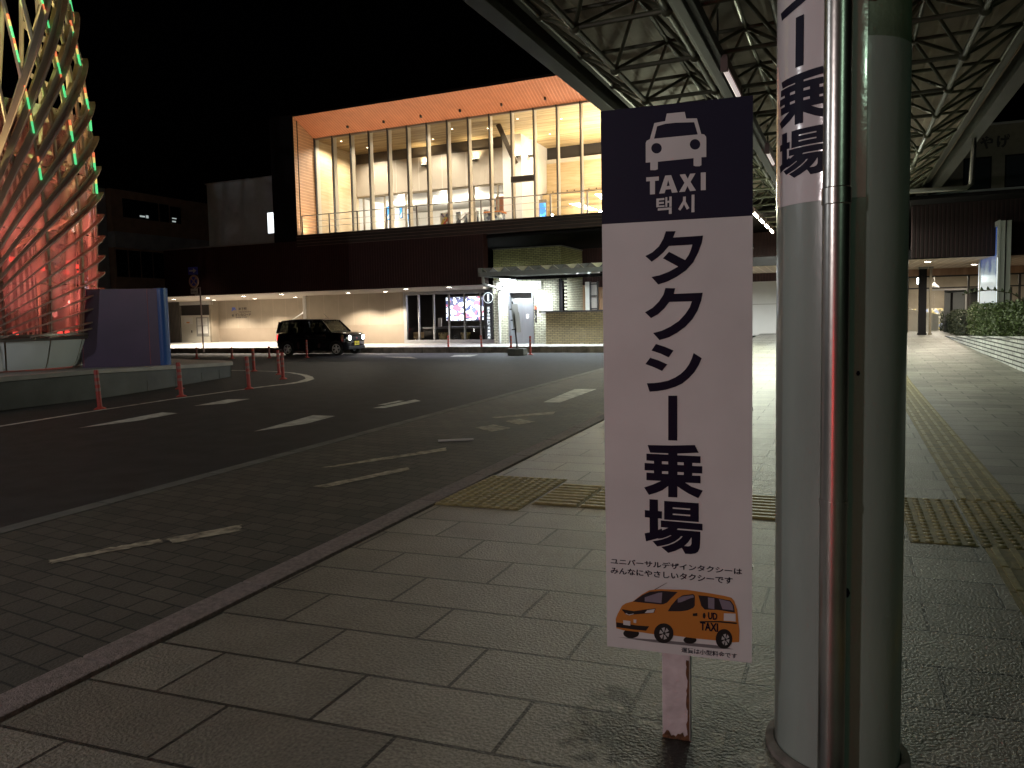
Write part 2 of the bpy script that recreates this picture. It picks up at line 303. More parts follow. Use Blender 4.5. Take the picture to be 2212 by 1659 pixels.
ICON=[[(-0.0175, 2.1506), (0.0403, 2.1506), (0.0451, 2.1283), (0.0791, 2.1258), (0.0928, 2.0743), (0.1019, 2.072), (0.1082, 2.0642), (0.1087, 2.054), (0.1086, 1.9989), (0.0931, 1.9996), (0.093, 1.9739), (0.0873, 1.9709), (0.0743, 1.9719), (0.0682, 1.9744), (0.0683, 1.9987), (-0.0478, 1.9965), (-0.048, 1.9718), (-0.0564, 1.9695), (-0.0728, 1.9708), (-0.0726, 1.9967), (-0.0876, 1.9967), (-0.0871, 2.0613), (-0.084, 2.0684), (-0.0735, 2.0725), (-0.0582, 2.1237), (-0.0227, 2.127)], [(-0.0494, 2.1125), (-0.0228, 2.1179), (0.0125, 2.1183), (0.0705, 2.1142), (0.0818, 2.0739), (-0.0595, 2.073)], [(-0.0345, 2.0395), (-0.0351, 2.0351), (-0.0368, 2.0311), (-0.0396, 2.0278), (-0.0432, 2.0254), (-0.0474, 2.024), (-0.0518, 2.0238), (-0.0563, 2.0248), (-0.0604, 2.0268), (-0.064, 2.0299), (-0.0667, 2.0337), (-0.0684, 2.038), (-0.069, 2.0425), (-0.0684, 2.0469), (-0.0666, 2.0509), (-0.0638, 2.0542), (-0.0602, 2.0566), (-0.056, 2.0579), (-0.0516, 2.0581), (-0.0471, 2.0571), (-0.043, 2.0551), (-0.0394, 2.052), (-0.0367, 2.0482), (-0.035, 2.0439)], [(0.0898, 2.0412), (0.0892, 2.0369), (0.0875, 2.0329), (0.0849, 2.0297), (0.0814, 2.0273), (0.0774, 2.026), (0.073, 2.0258), (0.0687, 2.0267), (0.0647, 2.0287), (0.0612, 2.0317), (0.0586, 2.0355), (0.0569, 2.0397), (0.0563, 2.0441), (0.0569, 2.0485), (0.0586, 2.0524), (0.0613, 2.0557), (0.0648, 2.058), (0.0688, 2.0594), (0.0732, 2.0595), (0.0775, 2.0586), (0.0815, 2.0565), (0.0849, 2.0535), (0.0876, 2.0498), (0.0892, 2.0456)]]
TAXI=[[(-0.0865, 1.948), (-0.0446, 1.9478), (-0.0447, 1.9344), (-0.0575, 1.9345), (-0.0578, 1.8906), (-0.0743, 1.8906), (-0.074, 1.9345), (-0.0866, 1.9345)], [(-0.0238, 1.9492), (-0.0046, 1.9492), (0.0166, 1.8914), (-0.002, 1.8912), (-0.0057, 1.9034), (-0.0226, 1.9031), (-0.0265, 1.8915), (-0.0441, 1.8912)], [(-0.0141, 1.9336), (-0.0092, 1.9146), (-0.0193, 1.9144)], [(0.0233, 1.9486), (0.0408, 1.9493), (0.0495, 1.9333), (0.0568, 1.9489), (0.0742, 1.9491), (0.0582, 1.9224), (0.0755, 1.8932), (0.0566, 1.8925), (0.048, 1.9099), (0.04, 1.8919), (0.021, 1.8917), (0.0387, 1.9209)], [(0.091, 1.9501), (0.1068, 1.9498), (0.1066, 1.8925), (0.0911, 1.893)]]
KOREAN=[[(-0.0535, 1.8754), (-0.0272, 1.876), (-0.0273, 1.8692), (-0.0451, 1.8689), (-0.0452, 1.8635), (-0.0288, 1.8636), (-0.0288, 1.8573), (-0.0452, 1.8569), (-0.0453, 1.8518), (-0.0268, 1.8521), (-0.0268, 1.8468), (-0.0537, 1.8467)], [(-0.0237, 1.8779), (-0.0174, 1.878), (-0.0175, 1.8655), (-0.011, 1.8657), (-0.0109, 1.8791), (-0.0032, 1.8792), (-0.0034, 1.8453), (-0.0111, 1.8452), (-0.011, 1.8592), (-0.0175, 1.859), (-0.0176, 1.8462), (-0.0239, 1.8463)], [(-0.0489, 1.8428), (-0.0034, 1.8438), (-0.0035, 1.8224), (-0.0127, 1.8223), (-0.0126, 1.8363), (-0.049, 1.8353)], [(0.0341, 1.876), (0.0429, 1.876), (0.0425, 1.8595), (0.0541, 1.8372), (0.0456, 1.8327), (0.0369, 1.851), (0.0316, 1.8401), (0.0242, 1.8311), (0.0178, 1.8365), (0.0332, 1.8622)], [(0.0615, 1.8804), (0.0705, 1.8804), (0.0703, 1.8235), (0.0607, 1.8232)]]
VAN=[('van_shadow', (0.16, 0.15, 0.16), [[(-0.2007, 0.3469), (-0.0691, 0.3534), (0.1368, 0.3576), (0.1954, 0.3504), (0.1342, 0.3458), (-0.0692, 0.3431)]]), ('van_far_tyre', (0.012, 0.012, 0.012), [[(-0.1242, 0.3691), (-0.1252, 0.3645), (-0.128, 0.3601), (-0.1325, 0.356), (-0.1382, 0.3526), (-0.145, 0.3501), (-0.1522, 0.3487), (-0.1594, 0.3484), (-0.1661, 0.3494), (-0.1719, 0.3514), (-0.1763, 0.3545), (-0.1791, 0.3583), (-0.18, 0.3627), (-0.179, 0.3673), (-0.1761, 0.3717), (-0.1716, 0.3758), (-0.1658, 0.3792), (-0.1591, 0.3817), (-0.1518, 0.3831), (-0.1446, 0.3833), (-0.138, 0.3823), (-0.1322, 0.3803), (-0.1279, 0.3772), (-0.1251, 0.3734)], [(0.0721, 0.3686), (0.0713, 0.3651), (0.0691, 0.3617), (0.0657, 0.3586), (0.0611, 0.356), (0.0559, 0.3541), (0.0502, 0.353), (0.0445, 0.3527), (0.0392, 0.3534), (0.0347, 0.3549), (0.0312, 0.3572), (0.029, 0.3601), (0.0283, 0.3634), (0.0291, 0.3669), (0.0313, 0.3703), (0.0348, 0.3734), (0.0393, 0.376), (0.0446, 0.3779), (0.0503, 0.379), (0.056, 0.3792), (0.0612, 0.3785), (0.0657, 0.377), (0.0692, 0.3747), (0.0713, 0.3718)]]), ('van_body', (0.46, 0.175, 0.035), [[(-0.2064, 0.4117), (-0.1998, 0.4302), (-0.1835, 0.463), (-0.1705, 0.4732), (-0.1446, 0.4832), (-0.1131, 0.5112), (-0.0875, 0.5283), (-0.0678, 0.5331), (-0.051, 0.5362), (0.0126, 0.5408), (0.04, 0.5426), (0.1077, 0.5385), (0.161, 0.5338), (0.1875, 0.5294), (0.1967, 0.5176), (0.2059, 0.4904), (0.2098, 0.4485), (0.213, 0.4177), (0.212, 0.3779), (0.1874, 0.3736), (0.1369, 0.3748), (0.0802, 0.3739), (-0.0048, 0.3755), (-0.0103, 0.3763), (-0.0718, 0.3722), (-0.1256, 0.3748), (-0.1801, 0.3745), (-0.2047, 0.3792)]]), ('van_window', (0.02, 0.018, 0.022), [[(-0.1446, 0.4823), (-0.1131, 0.5083), (-0.0847, 0.5242), (-0.0427, 0.5312), (0.0098, 0.5319), (-0.0123, 0.5081), (-0.0263, 0.4908), (-0.0402, 0.4836), (-0.0486, 0.4818)], [(-0.0243, 0.46), (-0.0125, 0.4821), (0.007, 0.5071), (0.0263, 0.522), (0.0618, 0.5298), (0.0672, 0.5246), (0.067, 0.4902), (0.0616, 0.481), (0.0425, 0.4704), (0.0205, 0.4647)], [(0.0788, 0.5272), (0.1077, 0.5272), (0.1848, 0.5192), (0.1953, 0.5034), (0.1985, 0.4789), (0.145, 0.4826), (0.0995, 0.4793), (0.0887, 0.491)]]), ('van_window_glint', (0.2, 0.17, 0.22), [[(-0.1032, 0.502), (-0.0567, 0.5226), (-0.0428, 0.5254), (-0.0458, 0.4868), (-0.1034, 0.4873)], [(0.0097, 0.5089), (0.0262, 0.5183), (0.0617, 0.5263), (0.0644, 0.5186), (0.0535, 0.5147), (0.0207, 0.497), (0.0097, 0.4944)], [(0.1103, 0.5231), (0.1317, 0.5224), (0.1317, 0.484), (0.1116, 0.4848)], [(0.1464, 0.5211), (0.1822, 0.5162), (0.1914, 0.503), (0.194, 0.4863), (0.1583, 0.4868)]]), ('van_trim', (0.014, 0.014, 0.014), [[(-0.1837, 0.4512), (-0.1421, 0.4482), (-0.105, 0.4579), (-0.0655, 0.4664), (-0.0712, 0.4498), (-0.1137, 0.4418), (-0.1422, 0.4364), (-0.1594, 0.431), (-0.1709, 0.4348), (-0.1823, 0.4469)], [(-0.2044, 0.4015), (-0.1311, 0.3978), (-0.0885, 0.3996), (-0.1, 0.3822), (-0.1427, 0.3817), (-0.2046, 0.3837)], [(0.0601, 0.4614), (0.0751, 0.4647), (0.0756, 0.4544), (0.0601, 0.4522)], [(0.0831, 0.4369), (0.1477, 0.4445), (0.2059, 0.4452), (0.2038, 0.4399), (0.1476, 0.4394), (0.0831, 0.4334)], [(-0.0053, 0.3842), (-0.0065, 0.3749), (-0.0098, 0.3659), (-0.0152, 0.3579), (-0.0221, 0.3515), (-0.0302, 0.3469), (-0.0389, 0.3447), (-0.0476, 0.3449), (-0.0557, 0.3475), (-0.0626, 0.3523), (-0.0679, 0.3591), (-0.0713, 0.3674), (-0.0723, 0.3765), (-0.0711, 0.3859), (-0.0677, 0.3949), (-0.0623, 0.4029), (-0.0553, 0.4093), (-0.0471, 0.4138), (-0.0384, 0.416), (-0.0298, 0.4157), (-0.0218, 0.4131), (-0.0149, 0.4082), (-0.0096, 0.4014), (-0.0064, 0.3933)], [(0.1901, 0.3867), (0.1892, 0.3776), (0.1865, 0.3689), (0.1822, 0.3612), (0.1766, 0.355), (0.17, 0.3508), (0.163, 0.3487), (0.156, 0.3491), (0.1494, 0.3518), (0.1438, 0.3566), (0.1394, 0.3633), (0.1367, 0.3714), (0.1358, 0.3804), (0.1368, 0.3895), (0.1395, 0.3982), (0.1438, 0.4059), (0.1495, 0.4121), (0.156, 0.4163), (0.1631, 0.4183), (0.1701, 0.4179), (0.1766, 0.4152), (0.1822, 0.4103), (0.1865, 0.4036), (0.1892, 0.3956)], [(0.1024, 0.4581), (0.1022, 0.4555), (0.1018, 0.4529), (0.101, 0.4507), (0.1001, 0.449), (0.099, 0.4478), (0.0978, 0.4473), (0.0966, 0.4476), (0.0955, 0.4485), (0.0945, 0.45), (0.0938, 0.4521), (0.0934, 0.4545), (0.0932, 0.4572), (0.0934, 0.4598), (0.0938, 0.4624), (0.0946, 0.4646), (0.0955, 0.4663), (0.0966, 0.4675), (0.0978, 0.4679), (0.099, 0.4677), (0.1001, 0.4668), (0.1011, 0.4653), (0.1018, 0.4632), (0.1022, 0.4608)], [(-0.0706, 0.5328), (-0.0273, 0.5615), (-0.027, 0.5607), (-0.0662, 0.5333)]]), ('van_light', (0.55, 0.53, 0.55), [[(-0.1037, 0.4457), (-0.0951, 0.4569), (-0.0683, 0.4641), (-0.0732, 0.4507)], [(-0.1797, 0.4116), (-0.1539, 0.4115), (-0.1546, 0.3943), (-0.1793, 0.3954)], [(-0.0552, 0.541), (-0.0468, 0.5458), (-0.0011, 0.5487), (0.0154, 0.5448), (0.0148, 0.541), (-0.051, 0.5367)], [(0.1631, 0.4731), (0.2006, 0.4757), (0.2012, 0.4489), (0.1623, 0.4475)], [(-0.1432, 0.4186), (-0.1329, 0.4188), (-0.1339, 0.4063), (-0.143, 0.4068)], [(-0.1694, 0.4394), (-0.1594, 0.4345), (-0.1422, 0.4399), (-0.1422, 0.4381), (-0.158, 0.4317), (-0.1709, 0.4357)]]), ('van_rim', (0.4, 0.39, 0.4), [[(-0.0324, 0.3804), (-0.0194, 0.3829), (-0.0229, 0.3684), (-0.0331, 0.3774)], [(-0.0347, 0.3754), (-0.0276, 0.3623), (-0.0389, 0.3577), (-0.037, 0.3744)], [(-0.039, 0.375), (-0.0449, 0.3594), (-0.0527, 0.3694), (-0.0406, 0.3771)], [(-0.0411, 0.3796), (-0.0541, 0.3771), (-0.0505, 0.3917), (-0.0403, 0.3826)], [(-0.0388, 0.3846), (-0.0459, 0.3977), (-0.0346, 0.4023), (-0.0364, 0.3856)], [(-0.0345, 0.385), (-0.0286, 0.4006), (-0.0208, 0.3906), (-0.0328, 0.383)], [(0.1714, 0.3824), (0.1813, 0.3845), (0.1787, 0.3712), (0.1709, 0.3797)], [(0.1697, 0.3778), (0.1752, 0.3656), (0.1665, 0.3616), (0.1679, 0.377)], [(0.1664, 0.3776), (0.1619, 0.3632), (0.1559, 0.3726), (0.1651, 0.3795)], [(0.1648, 0.3819), (0.1548, 0.3798), (0.1574, 0.3932), (0.1653, 0.3846)], [(0.1665, 0.3865), (0.161, 0.3987), (0.1696, 0.4027), (0.1683, 0.3873)], [(0.1698, 0.3867), (0.1743, 0.401), (0.1803, 0.3917), (0.1711, 0.3848)]])]
# ------------------------------------------------------------------ the ground
rd = lambda x, y: (x*1.02, y*1.02)          # road level lies 3 cm under the pavement
M_asph = pm('asphalt', (0.024, 0.024, 0.025), 0.75, var=0.35, scale=3.0, bump=0.5, bscale=160, spec=0.25)
M_paint = pm('road_paint', (0.42, 0.42, 0.38), 0.7, var=0.5, scale=6, bump=0.2, bscale=200)
M_worn = pm('worn_paint', (0.34, 0.30, 0.22), 0.75, var=0.7, scale=14, bump=0.2, bscale=200)
M_cedge = pm('edge_concrete', (0.10, 0.10, 0.09), 0.85, var=0.4, scale=4, bump=0.4, bscale=90)
M_conc = pm('concrete', (0.22, 0.215, 0.2), 0.85, var=0.35, scale=5, bump=0.4, bscale=90)
M_concd = pm('dark_concrete', (0.10, 0.10, 0.095), 0.85, var=0.4, scale=3, bump=0.4, bscale=60)
M_granite = pm('kerb_granite', (0.21, 0.17, 0.16), 0.8, var=0.35, scale=40, bump=0.6, bscale=120)
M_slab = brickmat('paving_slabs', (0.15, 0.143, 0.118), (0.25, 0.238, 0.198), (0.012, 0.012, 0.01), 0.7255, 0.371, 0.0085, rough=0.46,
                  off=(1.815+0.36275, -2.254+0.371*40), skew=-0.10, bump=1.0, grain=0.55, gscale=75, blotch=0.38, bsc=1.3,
                  wet_shade=[(-0.74, 2.43, 0.24, 0.07), (-0.80, 2.68, 0.12, 0.1), (-0.48, 2.36, 0.36, 0.10), (-.36, 2.62, .26, .16), (0.02, 2.3, 0.3, 0.3)], spec=0.6, gdist=0.008)  # wet patches, with shade round post and column base painted in too
M_brick = brickmat('parking_bricks', (0.042, 0.040, 0.031), (0.075, 0.066, 0.052), (0.008, 0.008, 0.007), 0.222, 0.148, 0.007, rough=0.75,
                   off=(4.05+0.222*60, 0.148*100), skew=0.064, bump=0.8, grain=0.3, gscale=70, blotch=0.4, bsc=0.6)
M_pave2 = brickmat('station_paving', (0.28, 0.275, 0.26), (0.36, 0.35, 0.33), (0.06, 0.06, 0.06), 0.6, 0.3, 0.008, rough=0.6, bump=0.4, off=(60, 60))
M_tact = pm('tactile_yellow', (0.23, 0.185, 0.06), 0.6, var=0.4, scale=12, bump=0.3, bscale=100)
M_tactr = pm('tactile_raised', (0.34, 0.28, 0.11), 0.5, var=0.35, scale=20, bump=0.2, bscale=90)
kx = lambda y: -2.86-0.0195*y               # the kerb line; it is not quite square to the front
ex = lambda y: -5.72-0.0185*y
b = MB(); b.quad((-400,-300,-0.06),(400,-300,-0.06),(400,500,-0.06),(-400,500,-0.06)); struct(b.build('ground', M_asph))
b = MB(); b.quad((-60,-14,-0.03),(ex(-14),-14,-0.03),(ex(27),27,-0.03),(-60,27,-0.03)); struct(b.build('road', M_asph))
b = MB(); b.quad((ex(-14)+.17,-14,-0.026),(kx(-14)-.21,-14,-0.026),(kx(24)-.21,24,-0.026),(ex(24)+.17,24,-0.026)); struct(b.build('parking_strip', M_brick))
b = MB()
y = -13.9
while y < 26:
    b.prism([(ex(y)+.004, y+.004), (ex(y)+.168, y+.004), (ex(y+1.2)+.168, y+1.196), (ex(y+1.2)+.004, y+1.196)], -0.055, -0.022); y += 1.2
struct(b.build('edge_strip', M_cedge))
b = MB(); y = -13.6
while y < 23.6:
    b.prism([(kx(y)-.205, y+.004), (kx(y)-.02, y+.004), (kx(y+.98)-.02, y+.976), (kx(y+.98)-.205, y+.976)], -0.055, 0.012); y += 0.98
struct(b.build('kerb', M_granite, bevel=0.012))
ramp = lambda y: 0 if y < 16 else min(0.38, 0.38*(y-16)/18.4)
b = MB(); ys = [-14, 16, 34.4, 70]
for a, c in zip(ys, ys[1:]):
    b.quad((kx(a), a, ramp(a)), (60, a, ramp(a)), (60, c, ramp(c)), (kx(c), c, ramp(c)))
b.quad((kx(-14),-14,-.055),(kx(16),16,-.055),(kx(16),16,0),(kx(-14),-14,0)); b.quad((kx(16),16,-.055),(kx(34.4),34.4,-.055),(kx(34.4),34.4,.38),(kx(16),16,0))
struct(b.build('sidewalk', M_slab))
ky = lambda x: 26.2+0.08*(x+15)
b = MB(); b.prism([(-60, ky(-60)+.16), (kx(26)-.25, ky(-3)+.16), (kx(46)-.2, 46), (-60, 60)], -0.1, 0.2); struct(b.build('station_pavement', M_pave2))
b = MB(); x = -60
while x < -3.6:
    b.prism([(x+.005, ky(x)), (x+.995, ky(x+1)), (x+.995, ky(x+1)+.155), (x+.005, ky(x)+.155)], -0.06, 0.205); x += 1
struct(b.build('station_kerb', pm('old_kerb', (0.15, 0.125, 0.1), 0.85, var=0.6, scale=4, bump=0.6, bscale=50), bevel=0.012))
b = MB(); b.prism([(-24.5,ky(-24.5)-.004),(-24,ky(-24)-.004),(-24,ky(-24)),(-24.5,ky(-24.5))], .02, .12)
def marking(name, pts, z=-0.026, m=None):
    b = MB(); b.quad(*[(*rd(*p), z) for p in pts]); o = b.build(name, m or M_paint); struct(o); return o
def worn(name, pts, z, seed, wid=None):
    """a paint patch with a chipped, ragged outline"""
    rnd = random.Random(seed); out = []
    for i, p in enumerate(pts):
        q = pts[(i+1) % len(pts)]
        for k in range(8):
            f = k/8; out.append((p[0]+(q[0]-p[0])*f+rnd.uniform(-.012,.012), p[1]+(q[1]-p[1])*f+rnd.uniform(-.012,.012)))
    vs, fs = fill2d([out]); b = MB(); b.add([(*rd(x, y), z) for x, y in vs], fs); o = b.build(name, M_worn); struct(o)
marking('road_marking', [(-9.978,6.839),(-10.26,8.5),(-9.9,8.49),(-9.78,7.7)])
marking('road_marking', [(-10.44,9.308),(-10.635,10.279),(-10.254,10.454),(-10.16,9.778)])
marking('road_marking', [(-7.21,7.388),(-7.5,8.95),(-7.09,8.96),(-6.99,8.2)])
marking('road_marking', [(-7.09,9.92),(-7.05,11.18),(-6.82,11.0),(-6.9,10.0)]); marking('road_marking', [(-7.26,10.3),(-7.25,10.95),(-7.13,10.95),(-7.13,10.35)])
worn('worn_marking', [(-4.58,2.887),(-4.44,3.215),(-4.28,3.48),(-4.2,3.42),(-4.37,3.14),(-4.5,2.86)], -0.0222, 1)
worn('worn_marking', [(-4.25,3.5),(-4.01,3.95),(-3.9,3.83),(-4.12,3.43)], -0.0222, 2)
worn('worn_marking', [(-4.77,5.78),(-4.12,7.15),(-4.02,6.97),(-4.66,5.85)], -0.0222, 3)
worn('worn_marking', [(-4.3,5.1),(-3.95,6.08),(-3.86,5.99),(-4.17,5.1)], -0.0222, 4)
worn('worn_marking', [(-4.472,8.541),(-4.35,8.87),(-3.995,8.647),(-4.106,8.326)], -0.0222, 5)
worn('worn_marking', [(-4.332,9.185),(-4.225,9.453),(-3.904,9.255),(-4.022,8.969)], -0.0222, 6)
worn('worn_marking', [(-4.7,9.5),(-4.02,10.31),(-3.94,10.05),(-4.6,9.42)], -0.0222, 7)
marking('road_marking', [(-4.638,11.361),(-4.837,13.499),(-4.416,13.596),(-4.347,11.395)], -0.0218)
marking('road_marking', [(-4.3,16.4),(-4.4,17.6),(-4.15,17.65),(-4.05,16.4)], -0.0218)
marking('road_marking', [(-13.4,24.1),(-12.6,24.5),(-12.35,23.4),(-13.1,23.2)]); marking('road_marking', [(-15.9,23.0),(-14.6,22.95),(-13.8,22.1),(-15.0,22.5)], -0.026, M_worn)
wl = [(-10.9,-1),(-11.3,3),(-11.61,6.74),(-11.88,8.6),(-12.05,10.3),(-12.06,12.24),(-12.0,13.0),(-11.92,13.4),(-12.0,13.95),(-12.3,14.6),(-12.8,15.15),(-13.4,15.65),(-14.3,16.2),(-15.2,16.5),(-16.3,16.62),(-18,16.6),(-24,16.0)]
b = MB(); 
for i in range(len(wl)-1):
    (x0,y0),(x1,y1) = wl[i], wl[i+1]
    def nrm(k):
        a, c = wl[max(0,k-1)], wl[min(len(wl)-1,k+1)]; d = Vector((c[0]-a[0], c[1]-a[1])).normalized(); return Vector((d.y, -d.x))
    wd = 0.05+0.07*max(0, 1-abs(i-8)/4); n0, n1 = nrm(i)*wd, nrm(i+1)*wd
    b.quad((x0-n0.x,y0-n0.y,-.0258),(x0+n0.x,y0+n0.y,-.0258),(x1+n1.x,y1+n1.y,-.0258),(x1-n1.x,y1-n1.y,-.0258))
struct(b.build('road_edge_line', M_paint))
# tactile paving: dots at the kerb, bars to the right, a junction and a guide strip along the canopy
def row(x, y): return (x, y+0.10*x)          # paving rows run 5.7 degrees off the kerb
def tactile(x0, x1, v0, v1, kind, tile=0.36, z=0.0):
    b = MB(); g = 0.004; d = MB()
    nx, ny = max(1, round((x1-x0)/tile)), max(1, round((v1-v0)/tile)); tx, ty = (x1-x0)/nx, (v1-v0)/ny
    for i in range(nx):
        for j in range(ny):
            a, c = x0+i*tx, v0+j*ty; P = [row(a+g, c+g), row(a+tx-g, c+g), row(a+tx-g, c+ty-g), row(a+g, c+ty-g)]
            zz = ramp(P[0][1])+z; zz2 = ramp(P[2][1])+z
            b.prism(P, lambda x, y: ramp(y)-.02, lambda x, y: ramp(y)+.005)
            if kind == 'dot':
                for p in range(5):
                    for q in range(5):
                        x, y = row(a+tx*(p+.5)/5, c+ty*(q+.5)/5); d.lathe([(.024,.0),(.021,.006),(.012,.0085),(.001,.009)], (x, y, ramp(y)+.005), 8)
            elif kind == 'x':
                for p in range(4):
                    y0 = c+ty*(p+.5)/4; A = row(a+.02, y0); B = row(a+tx-.02, y0); d.bar((A[0],A[1],.009),(B[0],B[1],.009), .034, .012)
            else:
                for p in range(4):
                    xx = a+tx*(p+.5)/4; A = row(xx, c+.015); B = row(xx, c+ty-.015); d.bar((A[0],A[1],ramp(A[1])+.009),(B[0],B[1],ramp(B[1])+.009), .034, .012)
    o = b.build('tactile_paving', M_tact); struct(o)
    d.build('raised_dots' if kind == 'dot' else 'raised_bars', M_tactr, o, smooth=True, org=(0,0,0)); return o
tactile(-2.99, -2.27, 5.24, 6.34, 'dot', 0.36)
tactile(-2.25, 0.37, 5.44, 6.16, 'x', 0.36)
tactile(0.38, 0.765, 5.15, 6.36, 'dot', 0.39); tactile(0.775, 1.17, 5.15, 6.36, 'dot', 0.39)
tactile(0.785, 1.18, 6.38, 30.0, 'y', 0.39); tactile(0.785, 1.18, -3.8, 5.14, 'y', 0.39)
# ------------------------------------------------------------------ the taxi rank sign
a7 = R_(7); SGM = Matrix.Translation((-0.53, 2.47, 0)) @ Matrix.Rotation(a7, 4, 'Z')
M_signw = pm('sign_white', (0.60, 0.585, 0.60), 0.42, var=0.09, scale=3.2, spec=0.3)
M_navy = pm('sign_navy', (0.016, 0.015, 0.034), 0.5, spec=0.12)
M_ink = pm('sign_ink', (0.008, 0.007, 0.02), 0.5, spec=0.1)
M_edge = pm('sign_edge_metal', (0.42, 0.43, 0.42), 0.25, metal=0.9, var=0.4, scale=9)
sg = thing('taxi_sign', 'tall white and navy taxi rank sign board on a low white post', 'sign', (0, 0, 0), M=SGM)
B = MB(); B.box(-.2385, .003, .313, .2534, .072, 2.18); B.build('sign_box', M_edge, sg, bevel=.003)
B = MB(); B.box(-.2385, -.0005, .309, .2534, .0026, 1.8009); B.build('white_panel', M_signw, sg)
B = MB(); B.box(-.2385, -.0005, 1.8013, .2534, .0026, 2.181); B.build('navy_panel', M_navy, sg)
def decal(name, loops, m, parent, y=-.0016, t=.0008, fitbox=None):
    vf = fill2d(loops) if isinstance(loops, list) else loops
    B = MB(); flat(B, vf, lambda x, z: (x, y, z)); return B.build(name, m, parent)
decal('taxi_icon', ICON, M_signw, sg); decal('taxi_lettering', TAXI, M_signw, sg, -.0018); decal('korean_lettering', KOREAN, M_signw, sg, -.0017)
for nm, gl in (('katakana_ta', GLYPH_TA), ('katakana_ku', GLYPH_KU), ('katakana_shi', GLYPH_SHI), ('long_vowel_bar', GLYPH_BAR), ('kanji_ride', GLYPH_JO), ('kanji_place', GLYPH_BA)):
    decal(nm, [gl] if isinstance(gl[0][0], float) else gl, M_ink, sg, -.0017)
decal('caption', fit(text2d('ユニバーサルデザインタクシーは', .022), -.2215, .611, .2215, .6335), M_ink, sg, -.0016)
decal('caption', fit(text2d('みんなにやさしいタクシーです', .022), -.2225, .5765, .1914, .6), M_ink, sg, -.0016)
decal('caption', fit(text2d('運賃は小型料金です', .016), .0213, .3185, .2054, .3375), M_ink, sg, -.0016)
vp = None
for i, (nm, cl, loops) in enumerate(VAN):
    m = pm(nm, cl, 0.45, spec=0.3)
    for k, l in enumerate(loops if nm != 'van_rim' else [loops]):
        o = decal(nm, [l] if nm != 'van_rim' else l, m, sg if vp is None or nm in ('van_shadow', 'van_far_tyre', 'van_body') else vp, -.0012-.0003*i)
        if nm == 'van_body': o.name = 'van_picture'; vp = o
decal('van_lettering', fit(text2d('UD', .03), .1108, .447, .141, .472), M_ink, vp, -.0040); decal('van_lettering', fit(text2d('TAXI', .03), .0845, .406, .1436, .436), M_ink, vp, -.0040)
for z in (.62, 1.16, 1.7):
    B = MB(); B.box(.2534, .03, z, .2565, .045, z+.012); B.build('edge_screw', M_edge, sg)
B = MB(); B.box(-.046, .004, -.06, .05, .075, .312); B.build('post', pm('post_white', (0.60, 0.52, 0.55), 0.5, var=0.2, scale=14, bump=0.15, bscale=40), sg, bevel=.006)
rust = pm('rust', (0.13, 0.055, 0.025), 0.9, var=0.6, scale=60, bump=0.5, bscale=140)
rnd = random.Random(4); pts = [(.039+rnd.uniform(-.004,.003), .29-.29*k/24) for k in range(25)]
decal('rust_streak', [[(.046, .29)]+[p for p in pts]+[(.046, .0)]], rust, sg, .0028)
decal('rust_patch', [[(-.046, 0)]+[(-.046+.092*k/12, .008+rnd.uniform(0,.014)+(.012 if k in (2,3,9) else 0)) for k in range(13)]+[(.046, 0)]], rust, sg, .0026)
# ------------------------------------------------------------------ the round column with its banner and downpipe
CX, CY, CR = -.02, 2.62, .195
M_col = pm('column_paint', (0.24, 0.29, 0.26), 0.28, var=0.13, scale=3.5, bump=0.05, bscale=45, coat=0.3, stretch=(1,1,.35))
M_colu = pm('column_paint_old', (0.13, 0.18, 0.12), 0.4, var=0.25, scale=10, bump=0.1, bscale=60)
M_ban = pm('banner_film', (0.62, 0.60, 0.60), 0.16, var=0.03, scale=5, coat=0.4, bump=0.05, bscale=30)
M_steel = pm('stainless', (0.48, 0.47, 0.44), 0.3, metal=1.0, var=0.2, scale=4, bump=0.03, bscale=25)
cl_ = thing('canopy_column', 'thick round pale green column with a stainless downpipe and taxi banner', 'column', (CX, CY, 0))
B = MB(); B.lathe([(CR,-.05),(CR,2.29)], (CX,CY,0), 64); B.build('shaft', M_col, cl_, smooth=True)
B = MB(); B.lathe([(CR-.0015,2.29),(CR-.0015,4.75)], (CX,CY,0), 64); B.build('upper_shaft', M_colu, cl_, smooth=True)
B = MB(); B.lathe([(CR+.004,-.02),(CR+.03,-.02),(CR+.03,.018),(CR+.012,.026),(CR+.004,.026)], (CX,CY,0), 48); B.build('collar', pm('collar_concrete', (.16,.15,.13), .85, var=.4, scale=20), cl_, smooth=True)
def wrap(s, z, r): a = s/CR; return (CX+r*math.sin(a), CY-r*math.cos(a), z)
deg = lambda d: CR*R_(d)
def curved(name, vf, m, parent, r):
    bm = bmesh.new(); vs = [bm.verts.new((x, y, 0)) for x, y in vf[0]]
    for f in vf[1]:
        try: bm.faces.new([vs[i] for i in f])
        except Exception: pass
    xs = [p[0] for p in vf[0]]; x = min(xs); 
    while x < max(xs):
        bmesh.ops.bisect_plane(bm, geom=bm.verts[:]+bm.edges[:]+bm.faces[:], plane_co=(x,0,0), plane_no=(1,0,0)); x += CR*R_(4)
    B = MB(); bm.verts.index_update(); B.add([wrap(v.co.x, v.co.y, r) for v in bm.verts], [[v.index for v in f.verts] for f in bm.faces]); bm.free()
    return B.build(name, m, parent, smooth=True)
rect = lambda x0, z0, x1, z1: ([(x0,z0),(x1,z0),(x1,z1),(x0,z1)], [(0,1,2,3)])
curved('taxi_banner', rect(deg(-150), 1.824, deg(20.5), 3.3), M_ban, cl_, CR+.0015)
def gf(g, x0, z0, x1, z1): return fit(fill2d([g] if isinstance(g[0][0], float) else g), x0, z0, x1, z1)
cxx = deg(-37)
